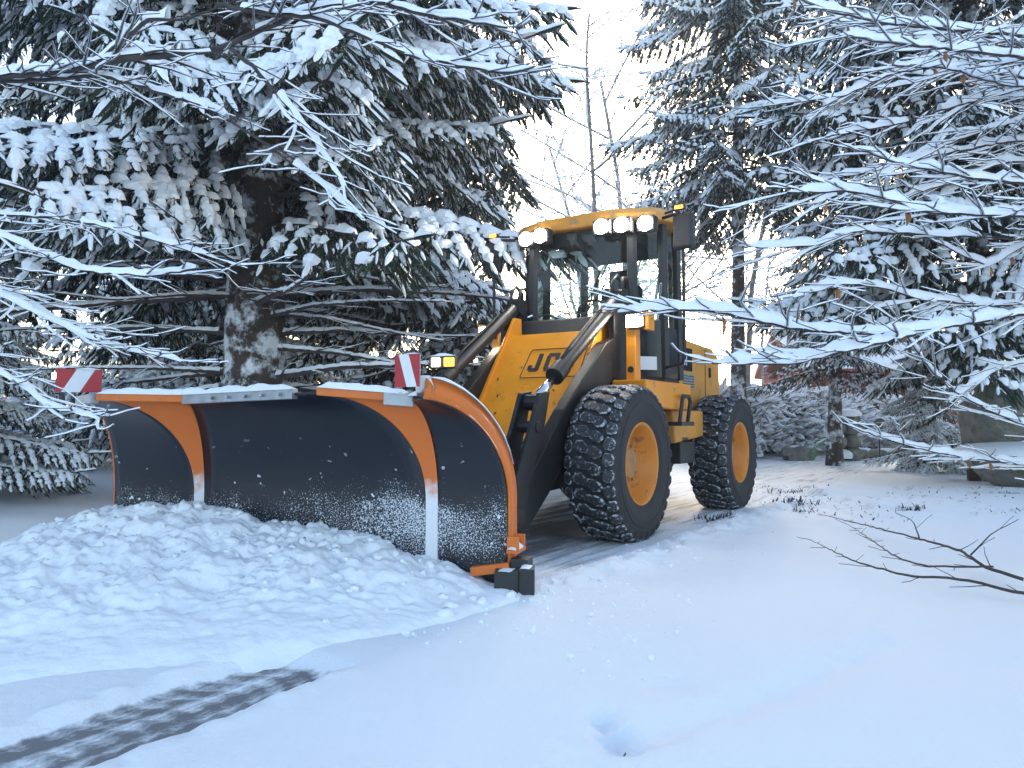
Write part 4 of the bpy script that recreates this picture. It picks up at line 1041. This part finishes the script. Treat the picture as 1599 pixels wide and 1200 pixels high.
FALLEN = [
    [(2.9,4.4,0.13),(2.78,4.52,0.16),(2.86,4.95,0.2),(2.92,5.69,0.18),(2.96,6.75,0.15),(2.99,7.56,0.12)],
    [(2.76,3.99,0.13),(2.62,3.98,0.14),(2.48,4.3,0.15),(2.22,4.33,0.16),(2.13,4.78,0.15),(2.27,5.86,0.12)],
    [(2.93,4.73,0.14),(2.41,4.57,0.17),(2.39,4.83,0.18),(2.88,6.62,0.14)],
    [(2.92,5.56,0.18),(2.99,5.77,0.3),(2.86,5.75,0.34)],
    [(2.86,4.84,0.19),(2.97,4.82,0.32),(3.11,4.75,0.42)],
]
def limb_tree(name, label, tx, ty, limbs, seed, rads, joins, sh):
    r = random.Random(seed); base = gz(tx, ty) - .05; t = thing(name, label, 'tree', (tx, ty, base))
    mb = MB(); mb.tube([(0, 0, 0), (.02, .01, 1.2), (-.03, .02, 2.6), (.02, -.02, 4.2), (0, 0, 6.5)], [.20, .16, .14, .11, .04], 14); mb.build('trunk', BRANCH, t, smooth=True)
    for i, pl_ in enumerate(limbs):
        pts = [Vector(p) - Vector((tx, ty, base)) for p in pl_]
        if i not in joins:
            z = max(.5, pts[0].z - .25); pts = [Vector((0, 0, z)), Vector((pts[0].x * .5, pts[0].y * .5, (z + pts[0].z) / 2))] + pts
        mb = MB(); limb(mb, pts, rads[i], .003, r, 1.0, 7, 0, sh * (.6 + 18 * rads[i]), True, .06)
        mb.build('branch', [BRANCH, SNOW], t, smooth=True)
    return t
xr = random.Random(77)
for k in range(10):
    z = xr.uniform(1.0, 3.3); ex = xr.uniform(1.5, 2.6); ey = xr.uniform(3.2, 5.2)
    RIGHT_LIMBS.append([(3.6, 4.2 + xr.uniform(-.3, .5), z + .05), (3.6 + (ex - 3.6) * .4, 4.2 + (ey - 4.2) * .4, z + xr.uniform(-.05, .12)), (3.6 + (ex - 3.6) * .75, 4.2 + (ey - 4.2) * .75, z + xr.uniform(-.15, .1)), (ex, ey, z + xr.uniform(-.3, .1))])
beech = limb_tree('beech_tree', 'beech with low snow-laden limbs and a few dry brown leaves beside the boulder', 4.7, 4.3, RIGHT_LIMBS, 41, (.017, .010, .014, .013, .014, .012, .011, .012, .010, .010, .008, .007, .008) + (.008,) * 10, (1,), .042)
limb_tree('maple_tree', 'leafless tree stretching snow-lined limbs in front of the thick spruce', -4.8, 3.7, LEFT_LIMBS, 42, (.036, .020, .020, .011, .012, .009, .009, .008, .008, .009), (1, 3, 4), .028)
lr = random.Random(3)
for k in range(26):
    pl_ = RIGHT_LIMBS[lr.randrange(len(RIGHT_LIMBS))]; i = lr.randrange(1, len(pl_) - 1); a = Vector(pl_[i]).lerp(Vector(pl_[i + 1]), lr.random()) - beech.location
    w, l = lr.uniform(.010, .018), lr.uniform(.04, .075); mb = MB(); tw = lr.uniform(0, 3.14); sx, sy = math.cos(tw), math.sin(tw)
    rows = []
    for u, ww in ((0, .1), (.3, 1), (.65, .85), (1, .05)):
        z = -l * u - .01; c = .008 * math.sin(u * 3); rows.append([(a.x - sx * w * ww + sy * c, a.y - sy * w * ww - sx * c, a.z + z), (a.x - sy * .005, a.y + sx * .005, a.z + z - .004), (a.x + sx * w * ww + sy * c, a.y + sy * w * ww - sx * c, a.z + z)])
    mb.grid(rows); mb.build('leaf', LEAF, beech, smooth=True, solid=.001)
# fallen branch lying on the snow
fb = thing('fallen_branch', 'thin bare branch lying on the smooth snow', 'branch', (2.7, 4.6, gz(2.7, 4.6)))
mb = MB(); fr2 = random.Random(8)
for i, pl_ in enumerate(FALLEN):
    pts = []
    for p in pl_: pts.append(Vector((p[0], p[1], max(p[2], gz(p[0], p[1]) + .012))) - fb.location)
    limb(mb, pts, (.011, .010, .007, .006, .006)[i], .002, fr2, 0, 5, 1, .0, True, .16)
mb.build('stem', BRANCH, fb, smooth=True)

# ------------------------------------------------------------------ stones, gate pillar, wall, hose, sign, house
def stone_mesh(seed, sx, sy, sz, rough=.22, n=10):
    r = random.Random(seed); rows = []
    for i in range(n + 1):
        la = -math.pi / 2 + math.pi * i / n; row = []
        for j in range(15):
            lo = 2 * math.pi * (j % 14) / 14; x, y, z = math.cos(la) * math.cos(lo), math.cos(la) * math.sin(lo), math.sin(la)
            f = 1 + rough * (float(fbm(np.array([x * 1.7 + seed * 3.1 + z]), np.array([y * 1.7 - z * 1.3 + seed]), 3, seed)[0]) - .5) * 2
            bx = lambda v: math.copysign(abs(v) ** .85, v)
            row.append((bx(x) * sx * f, bx(y) * sy * f, bx(z) * sz * f))
        rows.append(row)
    return rows
def stone(parent, name, c, s, seed, m=STONE, rough=.22):
    mb = MB(); mb.grid([[(p[0] + c[0], p[1] + c[1], p[2] + c[2]) for p in row] for row in stone_mesh(seed, *s, rough)]); return mb.build(name, m, parent, autosmooth=50)
def cap(parent, c, s, seed, thick=.1):
    mb = MB(); rows = []
    for row in stone_mesh(seed, s[0], s[1], thick, .2)[4:]: rows.append([(p[0] + c[0], p[1] + c[1], p[2] + c[2]) for p in row])
    mb.grid(rows); return mb.build('snow_cap', SNOW, parent, smooth=True)
px_, py_ = 8.45, 19.6; g0 = gz(px_, py_)
pil = thing('gate_pillar', 'rough stone gate pillar capped with snow beside the shrubs', 'pillar', (px_, py_, g0))
k = 0
for z, w, hh in ((.16, .40, .18), (.48, .36, .18), (.80, .34, .17), (1.06, .36, .14)):
    for dx in (-.5, .5):
        k += 1; stone(pil, 'stone', (dx * w, 0, z), (w * .56, .32, hh), 300 + k)
cap(pil, (0, 0, 1.16), (.44, .36), 5, .14); cap(pil, (-.32, -.12, .62), (.22, .25), 6, .09); cap(pil, (-.15, -.25, .12), (.22, .2), 7, .16)
wall = thing('stone_wall', 'low dry stone wall half buried in snow right of the gate pillar', 'wall', (11, 20.2, gz(11, 20.2)))
wr = random.Random(4)
for k in range(18):
    x = -1.9 + k * .32; s = wr.uniform(.16, .26); stone(wall, 'stone', (x, wr.uniform(-.2, .2) + .06 * k, s * .5), (s, s * .8, s * .7), 340 + k)
    if k % 2 == 0: cap(wall, (x + .1, .06 * k, s * .95), (s * 1.3, s), 360 + k, .08)
ls = thing('rubble_stone', 'mossy stone at the foot of the gate pillar behind the hose', 'stone', (7.3, 19.7, gz(7.3, 19.7)))
stone(ls, 'rock', (0, 0, .12), (.42, .3, .26), 390, STONE, .4); cap(ls, (-.05, .02, .3), (.2, .16), 391, .07)
mb = MB(); hp_ = [(-.55, -.25, .02), (-.52, -.25, .25), (-.40, -.25, .42), (-.20, -.25, .52), (.0, -.25, .56), (.2, -.2, .58)]
mb.tube(hp_, .035, 8); ho = mb.build('hose', GREENH, smooth=True); ho.location = (7.95, 19.3, gz(7.95, 19.3)); tag(ho, 'green hose arching up to the stone gate pillar', 'hose')
mb = MB(); snow_strip(mb, [Vector(p) + Vector((0, 0, .025)) for p in hp_[1:]], .03, .03, 3); mb.build('snow_cap', SNOW, ho, smooth=True)
rs_ = thing('round_sign', 'small round dark sign on a thin post by the stone wall', 'sign', (9.35, 19.6, gz(9.35, 19.6)))
mb = MB(); mb.tube([(0, 0, 0), (0, 0, 1.05)], .018, 8); mb.build('post', BLACKP, rs_)
mb = MB(); mb.lathe([(0, -.02), (.15, -.02), (.15, .01), (0, .01)], 20, 'y', (0, -.02, .92)); mb.build('disc', DGLASS, rs_)
mb = MB(); snow_strip(mb, [(-.12, 0, 1.05), (.12, 0, 1.05)], .04, .05, 3); mb.build('snow_cap', SNOW, rs_, smooth=True)
gb = gz(7.5, 11.6)
bowl = thing('stone_planter', 'wide stone planter bowl filled with snow under the boulder', 'planter', (7.75, 11.6, gb))
mb = MB(); mb.lathe([(0, 0), (.45, 0), (.62, .12), (.95, .50), (.90, .52), (0, .47)], 22, 'z'); mb.build('bowl', STONE, bowl)
mb = MB(); mb.lathe([(.98, .48), (.97, .55), (.80, .62), (.4, .66), (0, .67)], 22, 'z'); mb.build('snow_fill', SNOW, bowl, smooth=True)
bo = thing('boulder', 'big mossy boulder with a frosted top by the beech limbs', 'boulder', (7.9, 12.1, gb + .5))
stone(bo, 'rock', (0, 0, .55), (.85, .6, .66), 401, STONE, .35); cap(bo, (.05, .05, 1.08), (.5, .35), 402, .12)
# half-buried litter on the verge
mb = MB(); vr = random.Random(6)
for k in range(620):
    x = vr.uniform(2.9, 7.8); y = vr.uniform(7.2, 12.0)
    if float(fbm(np.array([x * 1.1]), np.array([y * 1.1]), 3, 77)[0]) < .50: continue
    z = gz(x, y); d = Vector((vr.uniform(-1, 1), vr.uniform(-1, 1), vr.uniform(.0, .9))).normalized() * vr.uniform(.012, .045); s = Vector((-d.y, d.x, .01)).normalized() * vr.uniform(.004, .012)
    p = Vector((x, y, z)); mb.add([p - s, p + s, p + d + s * .5, p + d * 1.2 - s * .3], [(0, 1, 2, 3)])
for cx, cy, n_, sp in ((2.05, 7.75, 60, .10), (3.25, 8.8, 70, .13), (3.75, 10.4, 60, .15), (.34, 2.36, 14, .025), (3.1, 8.2, 25, .06), (4.3, 8.3, 30, .08)):
    for k in range(n_):
        x = cx + vr.gauss(0, sp); y = cy + vr.gauss(0, sp); z = gz(x, y); d = Vector((vr.uniform(-1, 1), vr.uniform(-1, 1), vr.uniform(.1, 1.2))).normalized() * vr.uniform(.02, .08) * (1 if cx > 1 else .3); s = Vector((-d.y, d.x, .01)).normalized() * vr.uniform(.004, .012) * (1 if cx > 1 else .5)
        p = Vector((x, y, z)); mb.add([p - s, p + s, p + d + s * .5, p + d * 1.2 - s * .3], [(0, 1, 2, 3)])
tag(mb.build('ground_litter', SOIL), 'dark twigs and plants poking through the snow of the verge', 'litter', None, 'stuff')
# red house far behind
hz = gz(14, 33)
house = thing('red_house', 'dark red wooden house with snowy roof beyond the trees', 'house', (16.5, 37, hz))
mb = MB(); mb.box((0, 0, 1.6), (7, 5, 3.4)); wl = mb.build('wall', REDH, house)
mb = MB(); mb.prism([(-3.0, 3.2), (0, 5.2), (3.0, 3.2), (2.9, 3.05), (0, 4.95), (-2.9, 3.05)], -3.9, 3.9, 'x'); rf = mb.build('roof', REDH, house)
mb = MB(); mb.prism([(-3.0, 3.21), (0, 5.21), (3.0, 3.21), (3.0, 3.42), (0, 5.45), (-3.0, 3.42)], -3.85, 3.85, 'x'); mb.build('snow_cover', SNOW, rf)
for x in (-2.2, 0, 2.2):
    mb = MB(); mb.box((x, -2.53, 1.7), (1.0, .06, 1.2)); w = mb.build('window', WHITEP, house)
    mb = MB(); mb.box((x - .23, -2.57, 1.7), (.4, .03, 1.05)); mb.box((x + .23, -2.57, 1.7), (.4, .03, 1.05)); mb.build('pane', DGLASS, w)

# ------------------------------------------------------------------ frosty air between the trees
mb = MB(); mb.box((0, 270, 13), (840, 700, 30)); hzm = bpy.data.materials.new('frosty_air'); hzm.use_nodes = True; nt = hzm.node_tree; nt.nodes.clear()
vo = nt.nodes.new('ShaderNodeVolumePrincipled'); vo.inputs['Color'].default_value = (.94, .97, 1, 1); vo.inputs['Density'].default_value = .002; vo.inputs['Anisotropy'].default_value = .3
om = nt.nodes.new('ShaderNodeOutputMaterial'); nt.links.new(vo.outputs[0], om.inputs['Volume'])
tag(mb.build('haze', hzm), 'thin frosty haze in the air', None, None, 'stuff')
